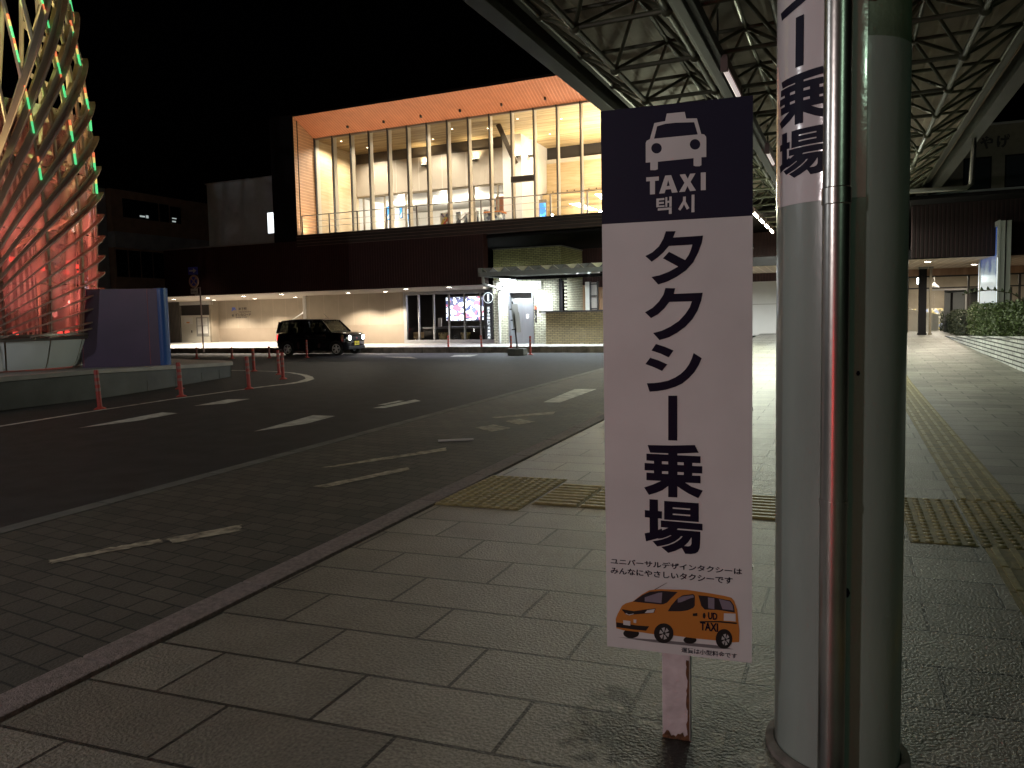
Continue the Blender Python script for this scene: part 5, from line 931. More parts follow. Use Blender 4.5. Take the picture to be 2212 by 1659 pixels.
PR = [(.45,1.70),(.51,1.781),(.89,1.923),(1.14,2.0),(1.35,2.01),(1.74,2.05),(2.64,2.13),(3.52,2.18),(4.61,2.20),(6.54,2.17),(7.71,2.07),(9.07,1.91),(10.5,1.68),(12,1.38),(13.5,1.05)]
def tr(z):
    for (z0,r0),(z1,r1) in zip(PR, PR[1:]):
        if z <= z1: return r0+(r1-r0)*max(0,(z-z0))/(z1-z0)
    return 1.0
def tp(th, z, dr=0.0):
    """point on the tower skin: th in degrees from the street-facing line towards the station side"""
    a = FACE + R_(th); r = tr(z)+dr; return (TC.x+r*math.cos(a), TC.y+r*math.sin(a), z)
M_fin = pm('fin_bronze', (.34,.25,.21), .45, metal=.2, var=.2); M_finp = pm('lattice_tube', (.52,.46,.34), .5, var=.06, scale=3)
M_tgl = glass('tower_glass', (.92,.87,.86), 1.0, .34, (.85,.66,.63))
_t = M_tgl.node_tree; _n = _t.nodes.new('ShaderNodeTexNoise'); _n.inputs['Scale'].default_value = 1.7; _n.inputs['Detail'].default_value = 5; _c = _t.nodes.new('ShaderNodeTexCoord'); _m = _t.nodes.new('ShaderNodeMapping'); _m.inputs['Scale'].default_value = (1.6,1.6,.6); _m.inputs['Rotation'].default_value = (.5,.3,0)
_r = _t.nodes.new('ShaderNodeMapRange'); _r.inputs[1].default_value = .35; _r.inputs[2].default_value = .65; _r.inputs[3].default_value = .10; _r.inputs[4].default_value = .5  # uneven frost, its patches put in to read as reflections
_t.links.new(_c.outputs['Object'], _m.inputs[0]); _t.links.new(_m.outputs[0], _n.inputs[0]); _t.links.new(_n.outputs[0], _r.inputs[0])
for _k in list(_t.links):
    if _k.from_node.type == 'BSDF_TRANSLUCENT': _t.links.new(_r.outputs[0], _k.to_node.inputs[0])
M_tpan = pm('tower_panel', (.66,.70,.70), .45, var=.05, scale=2)
tw = thing('glass_tower', 'tall glass and steel lattice tower glowing red at its foot and green above', 'tower', (TC.x, TC.y, .45))
ff = lambda t: (abs(t)**1.5 if t <= 1 else 1+1.5*(t-1))*(1 if t > 0 else -.4)
def fin(zR, off=0.0):
    pts = []; drop = .66*(zR-.78)
    for k in range(-12, 37):
        th = 90-5*k; z = zR - drop*ff((90-th)/90)
        if 1.16 < z < 12.6: pts.append((th+off, z))
    return pts
M_led = {c: em('led_'+c, v, s) for c, v, s in (('green', (.14,1,.36), .75), ('yellow', (1,.8,.25), .7), ('orange', (1,.25,.10), .8))}
tips = [1.45+.0, 1.62, 2.0, 2.37, 2.78, 3.2, 3.7, 4.25, 4.8, 5.45, 6.2, 7.05, 8.1, 9.2, 10.4, 11.6]
for off in (0, 180):
    for i, zR in enumerate(tips):
        P = fin(zR, off)
        if len(P) < 3: continue
        n = len(P); FQ = [(4*k+a, 4*k+(a+1)%4, 4*k+4+(a+1)%4, 4*k+4+a) for k in range(n-1) for a in range(4)]+[(0,1,2,3),(4*n-1,4*n-2,4*n-3,4*n-4)]
        B = MB(); vs = []
        for th, z in P:
            for dr, dz in ((.03,-.02),(.15,-.005),(.15,.03),(.03,.02)): vs.append(tp(th, z+dz, dr))
        B.add(vs, FQ); f = B.build('fin', M_fin, tw, smooth=True)
        if zR > 4.5 and off == 0:
            B = MB(); vs = []; wd_ = .03+.022*min(5, zR-4.2)
            for th, z in P:
                for dr, dt, dz in ((-.10,1.2,wd_*1.3),(.015,1.2,wd_*1.3),(.02,0,0),(-.10,0,0)): vs.append(tp(th-dt*wd_*9, z+dz, dr))
            B.add(vs, FQ); B.build('fin_beam', M_finp, f, smooth=True)
# opposite struts, leaning the other way, with coloured light strips
def seam(th0, z): return th0 - .62*max(0, z-2.1)**1.75*.9
rnd = random.Random(12)
for off in (0, 180):
    for j, th0 in enumerate((-52, -26, -12, 2, 15, 28, 40, 53, 66, 80, 93, 106)):
        zs = [1.2+.5*k for k in range(20)]; pts = [(seam(th0, z)+off, z) for z in zs]
        pts = pts if th0 in (-52,-26,2,28,53,80,106) else pts[7:]; B = MB(); B.tube([tp(t, z, -.05) for t, z in pts], .052, 6); s_ = B.build('strut', M_finp, tw, smooth=True)
        if off: continue
        for k in range(7 if len(pts) > 18 else 99, len(pts)-1):
            if k % 3 == j % 3: continue
            for q, cn_ in enumerate(('green','green','yellow','orange')):
                f0, f1 = q/4, (q+1)/4
                a = tuple(pts[k][i]+(pts[k+1][i]-pts[k][i])*f0 for i in (0,1)); c = tuple(pts[k][i]+(pts[k+1][i]-pts[k][i])*f1 for i in (0,1))
                B = MB(); B.bar(tp(*a, .02), tp(*c, .02), .05, .03); B.build('light_strip', M_led[cn_], s_)
for th0 in (2, 28, 53, 78, 104):
    B = MB(); B.tube([tp(th0, 1.16+.2*k, .01) for k in range(7 if th0 < 90 else 6)], .03, 6); B.build('glazing_bar', M_fin, tw, smooth=True)
# cross tubes inside
for k in range(9):
    z = 3.0+.9*k; a = k*47 % 360; B = MB(); B.tube([tp(a, z, -.35), tp(a+75, z+1.3, -.2)], .05, 6); B.build('brace_tube', M_finp, tw, smooth=True)
# glass skin and panels round the foot
for k in range(14):
    t0, t1 = 2+25.7*k, 2+25.7*(k+1)
    for z0, z1 in ((1.3,2.4),(2.4,3.6),(3.6,5.0),(5.0,6.4)):
        B = MB(); vs = []
        for a in range(5):
            th = t0+(t1-t0)*a/4
            vs += [tp(th, z0+.02, -.015), tp(th, z1-.02, -.015)]
        B.add(vs, [(2*a, 2*a+2, 2*a+3, 2*a+1) for a in range(4)])
        B.build('glass_panel', M_tgl, tw, smooth=True)
    B = MB(); vs = []; zz = [.47,.6,.8,1.0,1.12]
    for a in range(5):
        th = t0+.4+(t1-t0-.8)*a/4
        vs += [tp(th, z) for z in zz]
    B.add(vs, [(5*a+q, 5*a+5+q, 5*a+6+q, 5*a+1+q) for a in range(4) for q in range(4)]); B.build('foot_panel', M_tpan, tw, smooth=True)
B = MB(); B.lathe([(1.95,1.13),(2.05,1.13),(2.07,1.17),(2.05,1.2),(1.95,1.2)], (TC.x,TC.y,0), 56); B.lathe([(1.97,1.22),(2.06,1.22),(2.06,1.27),(1.97,1.27)], (TC.x,TC.y,0), 56); B.build('foot_ring', M_stainl, tw, smooth=True)
B = MB(); B.lathe([(1.45,.46),(1.8,1.1),(1.9,1.13)], (TC.x,TC.y,0), 40); B.build('inner_skirt', M_finp, tw, smooth=True)
B = MB(); B.lathe([(.8,1.2),(.8,4.9),(.7,5.3),(.45,5.55),(.05,5.65)], (TC.x,TC.y,0), 28); B.build('core_drum', ribmat('core_slats', (.55,.48,.44), (.12,.10,.10), .16, 'Y', .4, .5, .3, .4), tw, smooth=True)
# curved steel wing of the doorway on the street side
B = MB(); vs = []
for z in (.47,.9,1.4,2.0,2.7,3.4,3.7):
    for th, dr in ((0,.03),(-8,.18),(-17,.2)): vs.append(tp(th-2*(z-.5), z, dr))
B.add(vs, [(3*k+a, 3*k+a+1, 3*k+4+a, 3*k+3+a) for k in range(6) for a in range(2)]); B.build('doorway_wing', M_tpan, tw, smooth=True)
# assumed lamps inside, put in for the glow: red at the foot, green and amber higher up
for z_, n_, pw_, cl in ((1.34,10,75,(1,.24,.20)),(3.0,8,75,(1,.27,.19))):
    for k in range(n_):
        p = tp(360/n_*k+10, z_, -.4); B = MB(); B.lathe([(.001,0),(.05,0),(.06,-.1)], p, 10); B.build('flood_lamp', em('red_lens', (1,.08,.06), 1.2), tw)
        lamp('SPOT', 'red_flood', (p[0],p[1],p[2]+.05), pw_, cl, tw, rot=(R_(180),0,0), spot=R_(105), blend=1, soft=.08)
for k in range(6):
    p = tp(60*k+20, 5.6, -.5); B = MB(); B.lathe([(.001,0),(.05,0),(.06,-.12)], p, 10); B.build('flood_lamp', M_finp, tw)
    lamp('SPOT', 'amber_flood', (p[0],p[1],p[2]+.05), 150, (1,.78,.30) if k % 2 else (.66,1,.36), tw, rot=(R_(180),0,0), spot=R_(110), blend=1, soft=.08)
for k in range(8):
    p = tp(45*k+12, 2.2 if k % 2 else 3.6, -.62); lamp('POINT', 'red_glow', p, 8, (1,.24,.2), tw, soft=.12)  # added points with no lamp body, to even out the red glow
# assumed floods out of view, added on the plinth to light the outside of the lattice
def aim(loc, tgt): return (Vector(tgt)-Vector(loc)).to_track_quat('-Z', 'Y').to_euler()
for k, (az, zt_, pw_, cl) in enumerate(((-62,7.2,13000,(1,.82,.36)),(-80,9.2,11000,(.72,1,.40)),(-50,4.4,1700,(1,.34,.20)),(170,6,600,(1,.5,.3)))):
    a = FACE+R_(az); lo = (TC.x+(4.6 if k == 4 else 7.4)*math.cos(a), TC.y+(4.6 if k == 4 else 7.4)*math.sin(a), .72)
    fl = thing('flood_light', ['amber flood lamp on the plinth aimed up the lattice','greenish flood lamp on the plinth aimed at the tower top','orange red flood lamp on the plinth aimed at the tower middle','flood lamp behind the tower aimed at its far side','white flood lamp on the plinth washing the grey foot panels'][k], 'lamp', lo)
    B = MB(); B.box(lo[0]-.12,lo[1]-.12,.5,lo[0]+.12,lo[1]+.12,.62); B.box(lo[0]-.1,lo[1]-.1,.62,lo[0]+.1,lo[1]+.1,.70); B.build('lamp_body', M_black, fl, bevel=.01)
    B = MB(); B.box(lo[0]-.08,lo[1]-.08,.701,lo[0]+.08,lo[1]+.08,.708); B.build('lens', em('flood_lens', cl, 8), fl)
    lamp('SPOT', 'flood_beam', (lo[0],lo[1],.76), pw_, cl, fl, rot=aim((lo[0],lo[1],.76), tp(15 if k < 4 else 32, zt_)), spot=R_(44 if k < 4 else 60), blend=1, soft=.08)
# navy screen wall on the plinth
nw = thing('navy_screen_wall', 'plain dark navy wall panel with a blue rounded end on the plinth', 'wall', (-16,12.5,.4))
A_, B_ = Vector((-16.9,11.86,0)), Vector((-15.52,12.96,0)); dn = (B_-A_).normalized(); pn = Vector((dn.y,-dn.x,0))
B = MB(); B.bar((A_.x,A_.y,1.36),(B_.x,B_.y,1.36), .3, 1.9); B.build('wall_panel', pm('navy_paint', (.06,.035,.085), .35, var=.15, scale=1.5), nw)
B = MB(); q = B_+dn*.03; B.lathe([(.16,.42),(.16,2.32)], (q.x,q.y,0), 20); B.build('rounded_end', pm('blue_edge', (.03,.09,.30), .3), nw, smooth=True)
for f in (.02,.86):
    q = A_+(B_-A_)*f+pn*.152; B = MB(); B.bar((q.x,q.y,.45),(q.x,q.y,2.3), .012, .006); B.build('panel_seam', pm('seam_red', (.3,.06,.08), .4), nw)
# ------------------------------------------------------------------ the black box-shaped small car
def add_car():
    ang = math.atan2(.18, 2.47); CM = Matrix.Translation((-21.3*1.02-.66*math.sin(ang), 23.42*1.02+.66*math.cos(ang), -.03)) @ Matrix.Rotation(ang, 4, 'Z')
    c = thing('parked_car', 'black boxy small car with lit headlights and a yellow number plate', 'car', (0,0,0), M=CM)
    paint = pm('car_black', (.006,.006,.010), .12, spec=.6, coat=1.0); trim = pm('car_trim', (.012,.012,.013), .5); chrome = pm('chrome', (.7,.7,.72), .12, metal=1)
    cg = glass('car_glass', (.13,.14,.13), 1.3); ws = glass('car_windscreen', (.9,.9,.74), .9)
    ST = [(-.02,.70,.34,.82),(.06,.725,.24,.93),(.35,.735,.19,.95),(1.0,.7375,.185,.95),(2.0,.7375,.185,.95),(2.45,.735,.185,.95),(2.66,.73,.185,.945),(2.95,.725,.19,.93),(3.22,.71,.2,.90),(3.34,.66,.24,.85),(3.395,.58,.30,.77)]
    B = MB(); vs = []; N = 9
    for x, w_, zb, zt in ST:
        m_ = (zb+zt)/2
        for y, z in ((0,zb),(w_*.92,zb),(w_,zb+.06),(w_*1.0,m_),(w_*.985,zt-.06),(w_*.94,zt-.012),(w_*.80,zt+.004),(w_*.4,zt+.012),(0,zt+.015)): vs.append((x,y,z))
    k = len(ST)
    B.add(vs, [(i*N+a, i*N+a+1, (i+1)*N+a+1, (i+1)*N+a) for i in range(k-1) for a in range(N-1)]+[tuple(range(N)), tuple((k-1)*N+a for a in range(N))])
    B.add([(x,-y,z) for x, y, z in vs], [(i*N+a, i*N+a+1, (i+1)*N+a+1, (i+1)*N+a) for i in range(k-1) for a in range(N-1)]+[tuple(range(N)), tuple((k-1)*N+a for a in range(N))])
    body = B.build('body', paint, c, smooth=True, org=(0,0,0), sm_angle=50)
    RF = [(.10,.61,1.40),(.16,.625,1.45),(.6,.63,1.49),(1.4,.63,1.50),(2.05,.62,1.485),(2.2,.60,1.44)]
    B = MB(); vs = []
    for x, w_, z in RF:
        for y, dz in ((-w_,-.05),(-w_*.93,-.005),(-w_*.5,.012),(0,.016),(w_*.5,.012),(w_*.93,-.005),(w_,-.05)): vs.append((x,y,z+dz))
    B.add(vs, [(7*i+a,7*i+a+1,7*i+8+a,7*i+7+a) for i in range(5) for a in range(6)]); vs2 = [(x,y,z-.04) for x,y,z in vs]; B.add(vs2, [(7*i+a,7*i+7+a,7*i+8+a,7*i+a+1) for i in range(5) for a in range(6)])
    B.build('roof', paint, c, smooth=True, org=(0,0,0), sm_angle=50)
    for s in (-1, 1):
        sd = lambda x, z: (x, s*(.725-.105*(z-.93)/.5), z)
        for nm, a, b_, w_ in (('front_pillar',(2.66,.95),(2.18,1.42),.07),('door_pillar',(1.36,.93),(1.36,1.45),.10),('rear_pillar',(.62,.93),(.6,1.45),.08),('tail_pillar',(.06,.93),(.13,1.4),.14)):
            B = MB(); B.bar(sd(*a), sd(*b_), w_, .05, (0,1,0)); B.build(nm, paint, c, org=(0,0,0))
        for pts in ([(1.42,.94),(2.58,.94),(2.17,1.40),(1.42,1.43)],[(.67,.94),(1.30,.94),(1.30,1.43),(.66,1.43)],[(.15,.95),(.57,.94),(.56,1.42),(.2,1.38)]):
            B = MB(); B.quad(*[sd(*p) for p in pts]); B.build('side_window', cg, c, org=(0,0,0))
        for x0, x1 in ((1.36,2.42),(.58,1.34)):
            B = MB(); B.quad(*[(x, s*.7395, z) for x, z in ((x0,.3),(x1,.3),(x1,.86),(x0,.86))]); 
            d_ = B.build('door', paint, c, org=(0,0,0)); B = MB(); B.box(x0+.06, s*.74, .80, x0+.22, s*.765, .83); B.build('door_handle', chrome, d_, bevel=.005)
            B = MB(); B.bar((x0,s*.7405,.7),(x1,s*.7405,.7), .006, .012); B.build('body_crease', chrome if 0 else trim, d_)
        B = MB(); B.sphere((2.45,s*.83,1.02), .09, 10, (.6,1,.75)); B.bar((2.46,s*.72,.97),(2.45,s*.8,1.0), .04,.03); B.build('wing_mirror', paint, c, smooth=True, org=(0,0,0))
        for x in (.52, 2.9):
            Wp = MB(); Wp.lathe([(.155,-.08),(.24,-.085),(.268,-.06),(.272,0),(.268,.06),(.24,.085),(.155,.08)], (x,s*.66,.272), 28, axis='Y'); wh = Wp.build('wheel', pm('tyre', (.012,.012,.012), .85), c, smooth=True, org=(0,0,0))
            B = MB(); yo = s*(.66+s*0)+s*.07
            B.lathe([(.165,-.012),(.19,-.012),(.19,.012),(.165,.012)], (x,yo,.272), 28, axis='Y')
            for q in range(5):
                for d0 in (-.16,.16):
                    a = q*2*math.pi/5+.3; B.bar((x+.03*math.cos(a+d0*3),yo,.272+.03*math.sin(a+d0*3)),(x+.17*math.cos(a+d0),yo,.272+.17*math.sin(a+d0)), .026,.02,(0,1,0))
            B.lathe([(.001,-.014),(.045,-.014),(.045,.014),(.001,.014)], (x,yo,.272), 16, axis='Y'); B.build('rim', pm('alloy', (.75,.77,.8), .4), wh, smooth=True)
            B = MB(); B.lathe([(.275,.0),(.335,.0)], (x,s*.7405,.272), 28, 0, math.pi, axis='Y'); B.build('wheel_arch', trim, c, org=(0,0,0))
        B = MB(); B.sphere((3.385,s*.50,.71), .10, 14, (.5,1,.95)); hl = B.build('headlight', em('headlamp', (1,.98,.92), 28), c, smooth=True, org=(0,0,0))
        B = MB(); B.lathe([(.10,-.01),(.12,-.01),(.12,.012),(.10,.012)], (3.40,s*.50,.71), 20, axis='X'); B.build('bezel', chrome, hl, smooth=True)
        lamp('SPOT', 'headlight_beam', (3.46,s*.50,.70), 40, (1,.97,.9), c, rot=(R_(80),0,R_(-90)), spot=R_(80), blend=1, soft=.05)
        B = MB(); B.box(-.035,s*.52,.62,.05,s*.70,.86); B.build('tail_light', em('tail_red', (1,.03,.03), 2.2), c, bevel=.01, org=(0,0,0))
        B = MB(); B.sphere((3.33,s*.58,.42), .04, 8, (.5,1,1)); B.build('fog_lamp', chrome, c, smooth=True, org=(0,0,0))
    B = MB(); B.quad((2.65,-.66,.955),(2.65,.66,.955),(2.19,.585,1.42),(2.19,-.585,1.42)); B.build('windscreen', ws, c, org=(0,0,0))
    B = MB(); B.quad((.045,-.62,.95),(.045,.62,.95),(.12,.56,1.38),(.12,-.56,1.38)); B.build('rear_window', cg, c, org=(0,0,0))
    B = MB(); B.box(3.385,-.30,.60,3.41,.30,.76); g = B.build('grille', trim, c, bevel=.01, org=(0,0,0))
    for z in (.64,.68,.72): B = MB(); B.bar((3.412,-.28,z),(3.412,.28,z), .01,.01); B.build('grille_bar', chrome, g)
    B = MB(); B.sphere((3.415,0,.68), .04, 10, (.3,1,1)); B.build('badge', pm('badge_red', (.4,.1,.1), .3, metal=.5), c, smooth=True, org=(0,0,0))
    B = MB(); B.box(3.36,-.6,.24,3.42,.6,.36); B.build('bumper', trim, c, bevel=.02, org=(0,0,0))
    B = MB(); B.box(3.40,-.165,.40,3.424,.165,.565); pl_ = B.build('number_plate', pm('plate_yellow', (.75,.62,.05), .5), c, org=(0,0,0))
    B = MB(); flat(B, fit(text2d('78-31', .03), -.14, .42, .14, .5), lambda y, z: (3.4255, y, z)); B.build('plate_number', trim, pl_)
    B = MB(); flat(B, fit(text2d('米子', .02), -.06, .515, .06, .555), lambda y, z: (3.4255, y, z)); B.build('plate_number', trim, pl_)
    B = MB(); B.tube([(1.9,.28,1.50),(1.66,.28,1.72)], .006, 6); B.build('aerial', trim, c, org=(0,0,0))
    for x, y in ((1.5,-.34),(1.5,.34),(.75,-.34),(.75,.34)):
        B = MB(); B.box(x-.26,y-.22,.5,x+.2,y+.22,.66); B.box(x-.3,y-.2,.62,x-.18,y+.2,1.14); B.box(x-.29,y-.11,1.15,x-.2,y+.11,1.3); B.build('seat', pm('seat_dark', (.03,.027,.024), .9), c, bevel=.03, org=(0,0,0))
    B = MB(); B.box(2.25,-.62,.8,2.6,.62,.99); B.build('dashboard', trim, c, bevel=.03, org=(0,0,0))
    B = MB(); B.lathe([(.15,-.012),(.175,-.012),(.175,.012),(.15,.012)], (2.15,-.34,1.0), 20, axis='X'); B.build('steering_wheel', trim, c, smooth=True, org=(0,0,0))
    B = MB(); B.box(2.1,-.1,1.33,2.13,.1,1.39); B.build('inner_mirror', trim, c, bevel=.008, org=(0,0,0))
    for s in (-1,1): B = MB(); B.bar((2.62,s*.3-.12,.965),(2.42,s*.3+.22,1.1), .012,.012); B.build('wiper', trim, c, org=(0,0,0))
add_car()
# ------------------------------------------------------------------ red delineator posts
M_dred = pm('post_red', (.34,.035,.025), .5, var=.1, scale=6); M_refl = pm('post_band', (.24,.10,.08), .3, spec=.8)
def delineator(x, y, lab, h=.68, tilt=(0,0), red=True):
    t = thing('delineator_post', lab, 'post', (0,0,0), 'delineator posts on the road', M=Matrix.Translation((x*1.02,y*1.02,-.03)) @ Matrix.Rotation(tilt[0],4,'X') @ Matrix.Rotation(tilt[1],4,'Y'))
    B = MB(); B.lathe([(.001,.0),(.10,.0),(.10,.015),(.05,.04),(.042,.05)], (0,0,0), 16); B.build('base', M_dred, t, smooth=True)
    B = MB(); B.lathe([(.04,.03),(.04,h-.02),(.03,h),(.001,h)], (0,0,0), 16); B.build('tube', M_dred, t, smooth=True)
    for z in (h*.5, h*.67, h*.84): B = MB(); B.lathe([(.0415,z-.03),(.0415,z+.03)], (0,0,0), 16); B.build('reflective_band', M_refl, t, smooth=True)
    return t
for (x, y, h, lab, tl) in ((-11.79,8.51,.7,'red post nearest the camera, leaning, before the dark plinth',(0,-.07)),(-12.0,10.41,.7,'red post in front of the middle of the curved plinth',(0,-.06)),(-13.42,11.61,.6,'red post close to the rounded tip of the plinth',(0,-.05)),
   (-11.77,11.99,.72,'taller red post by the bend of the white edge line',(0,-.05)),(-15.63,16.15,.68,'red post at the back of the white loop, farthest inside',(0,-.03)),(-13.92,15.29,.68,'red post of the pair on the loop with a pale band',(0,-.03)),(-12.79,14.18,.68,'right red post of the pair on the tip of the loop',(0,.0)),
   (-23.35,21.08,.46,'short pale-sided post left of the sign pole by the far kerb',(0,0)),(-21.66,21.25,.46,'short pale-sided post in the middle of the far kerb line',(0,0)),(-20.29,21.79,.46,'short pale-sided post just behind the car',(0,0)),
   (-18.74,22.13,.7,'post standing in front of the black car door',(0,0)),(-14.73,25.99,.7,'red post below the office window',(0,0)),(-13.24,26.06,.7,'red post below the information sign',(0,-.05)),(-11.61,25.31,.7,'red post left of the temporary sign stand',(0,0)),(-10.52,24.62,.7,'red and black post right of the temporary sign stand',(0,0))):
    delineator(x, y, lab, h, tl)
# ------------------------------------------------------------------ traffic sign pole by the far kerb
sp = thing('traffic_sign', 'leaning pole with a blue arrow plate, a no-stopping disc and a small plate', 'sign', (0,0,0), M=FRM @ Matrix.Translation((-6.83,-5.7,.1)))
M_spole = pm('sign_pole', (.32,.24,.23), .5, metal=.2); M_sblue = pm('sign_blue', (.08,.11,.7), .4); M_sred = pm('sign_ring', (.75,.50,.38), .45); M_spw = pm('sign_pale', (.85,.85,.8), .5)
B = MB(); B.tube([(.0,0,-.02),(-.03,0,2.9)], .032, 10); B.build('pole', M_spole, sp, smooth=True)
B = MB(); B.tube([(-.03,0,2.86),(-.32,-.02,2.9)], .02, 8); B.tube([(-.02,0,2.6),(-.32,-.02,2.58)], .02, 8); B.tube([(-.33,0,2.5),(-.36,0,3.75)], .02, 8); B.build('bracket', M_spole, sp, smooth=True)
B = MB(); B.box(-.63,-.05,3.46,-.08,-.03,3.8); ap = B.build('arrow_plate', M_sblue, sp)
B = MB(); flat(B, fill2d([[(-.57,3.60),(-.33,3.60),(-.33,3.52),(-.14,3.635),(-.33,3.75),(-.33,3.67),(-.57,3.67)]]), lambda x, z: (x,-.052,z)); B.build('arrow', M_spw, ap)
B = MB(); B.lathe([(.001,-.05),(.29,-.05),(.29,-.03),(.001,-.03)], (-.33,0,3.16), 32, axis='Y'); dc = B.build('disc', M_sred, sp)
B = MB(); B.lathe([(.001,-.053),(.205,-.053)], (-.33,0,3.16), 32, axis='Y'); B.build('blue_field', M_sblue, dc)
B = MB(); 
for s in (-1,1): B.bar((-.33-s*.15,-.055,3.16-.15),(-.33+s*.15,-.055,3.16+.15), .045,.004,(0,1,0))
B.build('red_cross', M_sred, dc)
B = MB(); B.box(-.54,-.05,2.6,-.13,-.03,2.84); sp2 = B.build('lower_plate', M_spw, sp)
B = MB(); flat(B, fit(text2d('路線バスを除く', .02), -.5, 2.66, -.17, 2.74), lambda x, z: (x,-.052,z)); B.build('plate_lettering', M_let, sp2)
# temporary sign seen edge-on in its concrete foot
ts = thing('temporary_sign', 'thin board on a leaning stand in a dark concrete foot, seen edge-on', 'sign', (0,0,0), M=Matrix.Translation((-10.85*1.02,24.2*1.02,-.03)))
B = MB(); B.prism([(-.33,-.2),(.33,-.2),(.33,.2),(-.33,.2)], 0, .26); fo = B.build('concrete_foot', M_concd, ts, bevel=.05)
B = MB(); B.bar((0,0,.2),(-.17,0,2.0), .045,.045); B.build('stand', M_mulld, ts)
B = MB(); B.bar((-.02,.04,1.0),(-.11,.04,1.9), .02,.55,(0,1,0)); B.bar((.06,.02,.85),(.0,.02,1.6), .015,.4,(0,1,0)); B.build('board', M_cap, ts)
for z in (.95,1.3,1.7): x = -.17*(z-.2)/1.8; B = MB(); B.bar((x-.14,0,z),(x+.02,0,z+.02), .03,.04); B.build('clip', M_mulld, ts)
# a cigarette-thin white stick on the bricks
b = MB(); b.bar((*rd(-4.401,7.457),-.012),(*rd(-4.043,7.677),-.012), .022,.02); tag(b.build('white_stick', M_white), 'thin white stick lying on the dark parking bricks', 'stick')
# ------------------------------------------------------------------ planter wall, hedges and light box on the right
M_split = brickmat('striped_block', (.52,.52,.5), (.42,.42,.41), (.035,.035,.035), .9, .098, .016, rough=.85, swz=('Y','Z'), off=(60,60.03), bump=1.0, grain=.3, gscale=25, blotch=.35, bsc=1.5)
pw = thing('planter_wall', 'long low planter wall of pale striped blocks beside the pavement', 'wall', (3.4,26,0))
B = MB(); zt = lambda x, y: .80 - .60*max(0,min(1,(y-18.5)/17.4)) if y > 18.5 else .80
ysl = [6,10,14,18.5,22,26,30,35.9]
for a, c in zip(ysl, ysl[1:]): B.prism([(3.4,a),(3.66,a),(3.66,c),(3.4,c)], -.05, lambda x, y: zt(x,y)-.05)
B.build('block_face', M_split, pw)
B = MB()
for a, c in zip(ysl, ysl[1:]): B.prism([(3.37,a),(3.69,a),(3.69,c),(3.37,c)], lambda x, y: zt(x,y)-.048, zt)
B.build('coping', M_split, pw)
b = MB(); b.prism([(3.66,6),(12,6),(12,35.9),(3.66,35.9)], -.05, lambda x, y: zt(x,y)-.1); struct(b.build('soil', pm('soil', (.05,.04,.03), .95, var=.4, scale=20)))
def hedge(name, lab, x0, x1, y0, y1, z0, h, col, n, seed, rag=.12):
    rnd = random.Random(seed); t = thing(name, lab, 'hedge', ((x0+x1)/2,(y0+y1)/2,z0))
    B = MB(); B.box(x0+.2,y0+.2,z0,x1-.2,y1-.2,z0+h-.22); B.build('inner_twigs', pm('twig_dark', (.012,.012,.008), .9), t)
    L = [MB(), MB()]
    for i in range(n):
        s = rnd.random()
        u, v, w_ = rnd.uniform(x0,x1), rnd.uniform(y0,y1), rnd.uniform(0,h)
        d = abs(rnd.gauss(0,.07))
        if s < .36: w_ = h-d
        elif s < .62: u = x0+d
        elif s < .8: v = y0+d
        elif s < .9: v = y1-d
        else: u = x1-d
        rnd_e = .22       # rounded shoulders
        ux, vy = max(0, x0+rnd_e-u, u-(x1-rnd_e)), max(0, y0+rnd_e-v, v-(y1-rnd_e)); wz = max(0, w_-(h-rnd_e))
        if math.sqrt(ux*ux+vy*vy+wz*wz) > rnd_e: continue
        bump_ = .5+.5*math.sin(u*3.1+seed)*math.sin(v*2.3+seed*2)
        p = Vector((u+rnd.gauss(0,.03), v+rnd.gauss(0,.03), z0+w_*(1-rag*.5*bump_)+rnd.gauss(0,.03)))
        a = Vector((rnd.gauss(0,1),rnd.gauss(0,1),rnd.gauss(0,1)+.4)).normalized(); b_ = a.cross(Vector((rnd.gauss(0,1),rnd.gauss(0,1),rnd.gauss(0,1)))).normalized(); c_ = a.cross(b_)
        q = rnd.uniform(.022,.04)
        L[i % 2].quad(p+b_*q*1.5, p+c_*q*.6, p-b_*q*1.5, p-c_*q*.6)
    for m_, l in zip((col, [c*.55 for c in col]), L): l.build('foliage', pm('leaf', m_, .6, var=.4, scale=3), t)
    return t
hedge('clipped_hedge', 'broad rounded green hedge behind the striped planter wall', 3.78, 7.5, 18.5, 29.5, .5, 1.05, (.075,.11,.03), 34000, 5)
hedge('clipped_hedge', 'small dark rounded hedge at the far end of the planter', 3.75, 6.5, 31.0, 37.5, .15, 1.15, (.035,.05,.022), 12000, 6)
hedge('clipped_hedge', 'low near stretch of green hedge beyond the edge of view', 3.78, 7.5, 9.0, 17.6, .7, .7, (.075,.11,.03), 9000, 8)
t = thing('arching_sprig', 'single arching leafy sprig rising from the hedge before the light box', 'plant', (3.9,20.5,1.5))
B = MB(); pts = [(3.95,20.8,1.45),(3.6,20.9,1.74),(3.2,21,1.84),(2.85,21.1,1.82),(2.6,21.2,1.74)]; B.tube(pts, .012, 5); B.build('stem', pm('twig', (.05,.04,.02), .8), t, smooth=True)
B = MB(); rnd = random.Random(2)
for k in range(22):
    f = k/22*3.999; i = int(f); p = Vector(pts[i]).lerp(Vector(pts[i+1]), f-i); s = -1 if k % 2 else 1
    B.quad(p, p+Vector((.03,s*.03,.02)), p+Vector((-.02,s*.05,.11*s*.6+.04)), p+Vector((-.05,s*.02,.02)))
B.build('leaves', pm('sprig_leaf', (.05,.07,.03), .6), t)
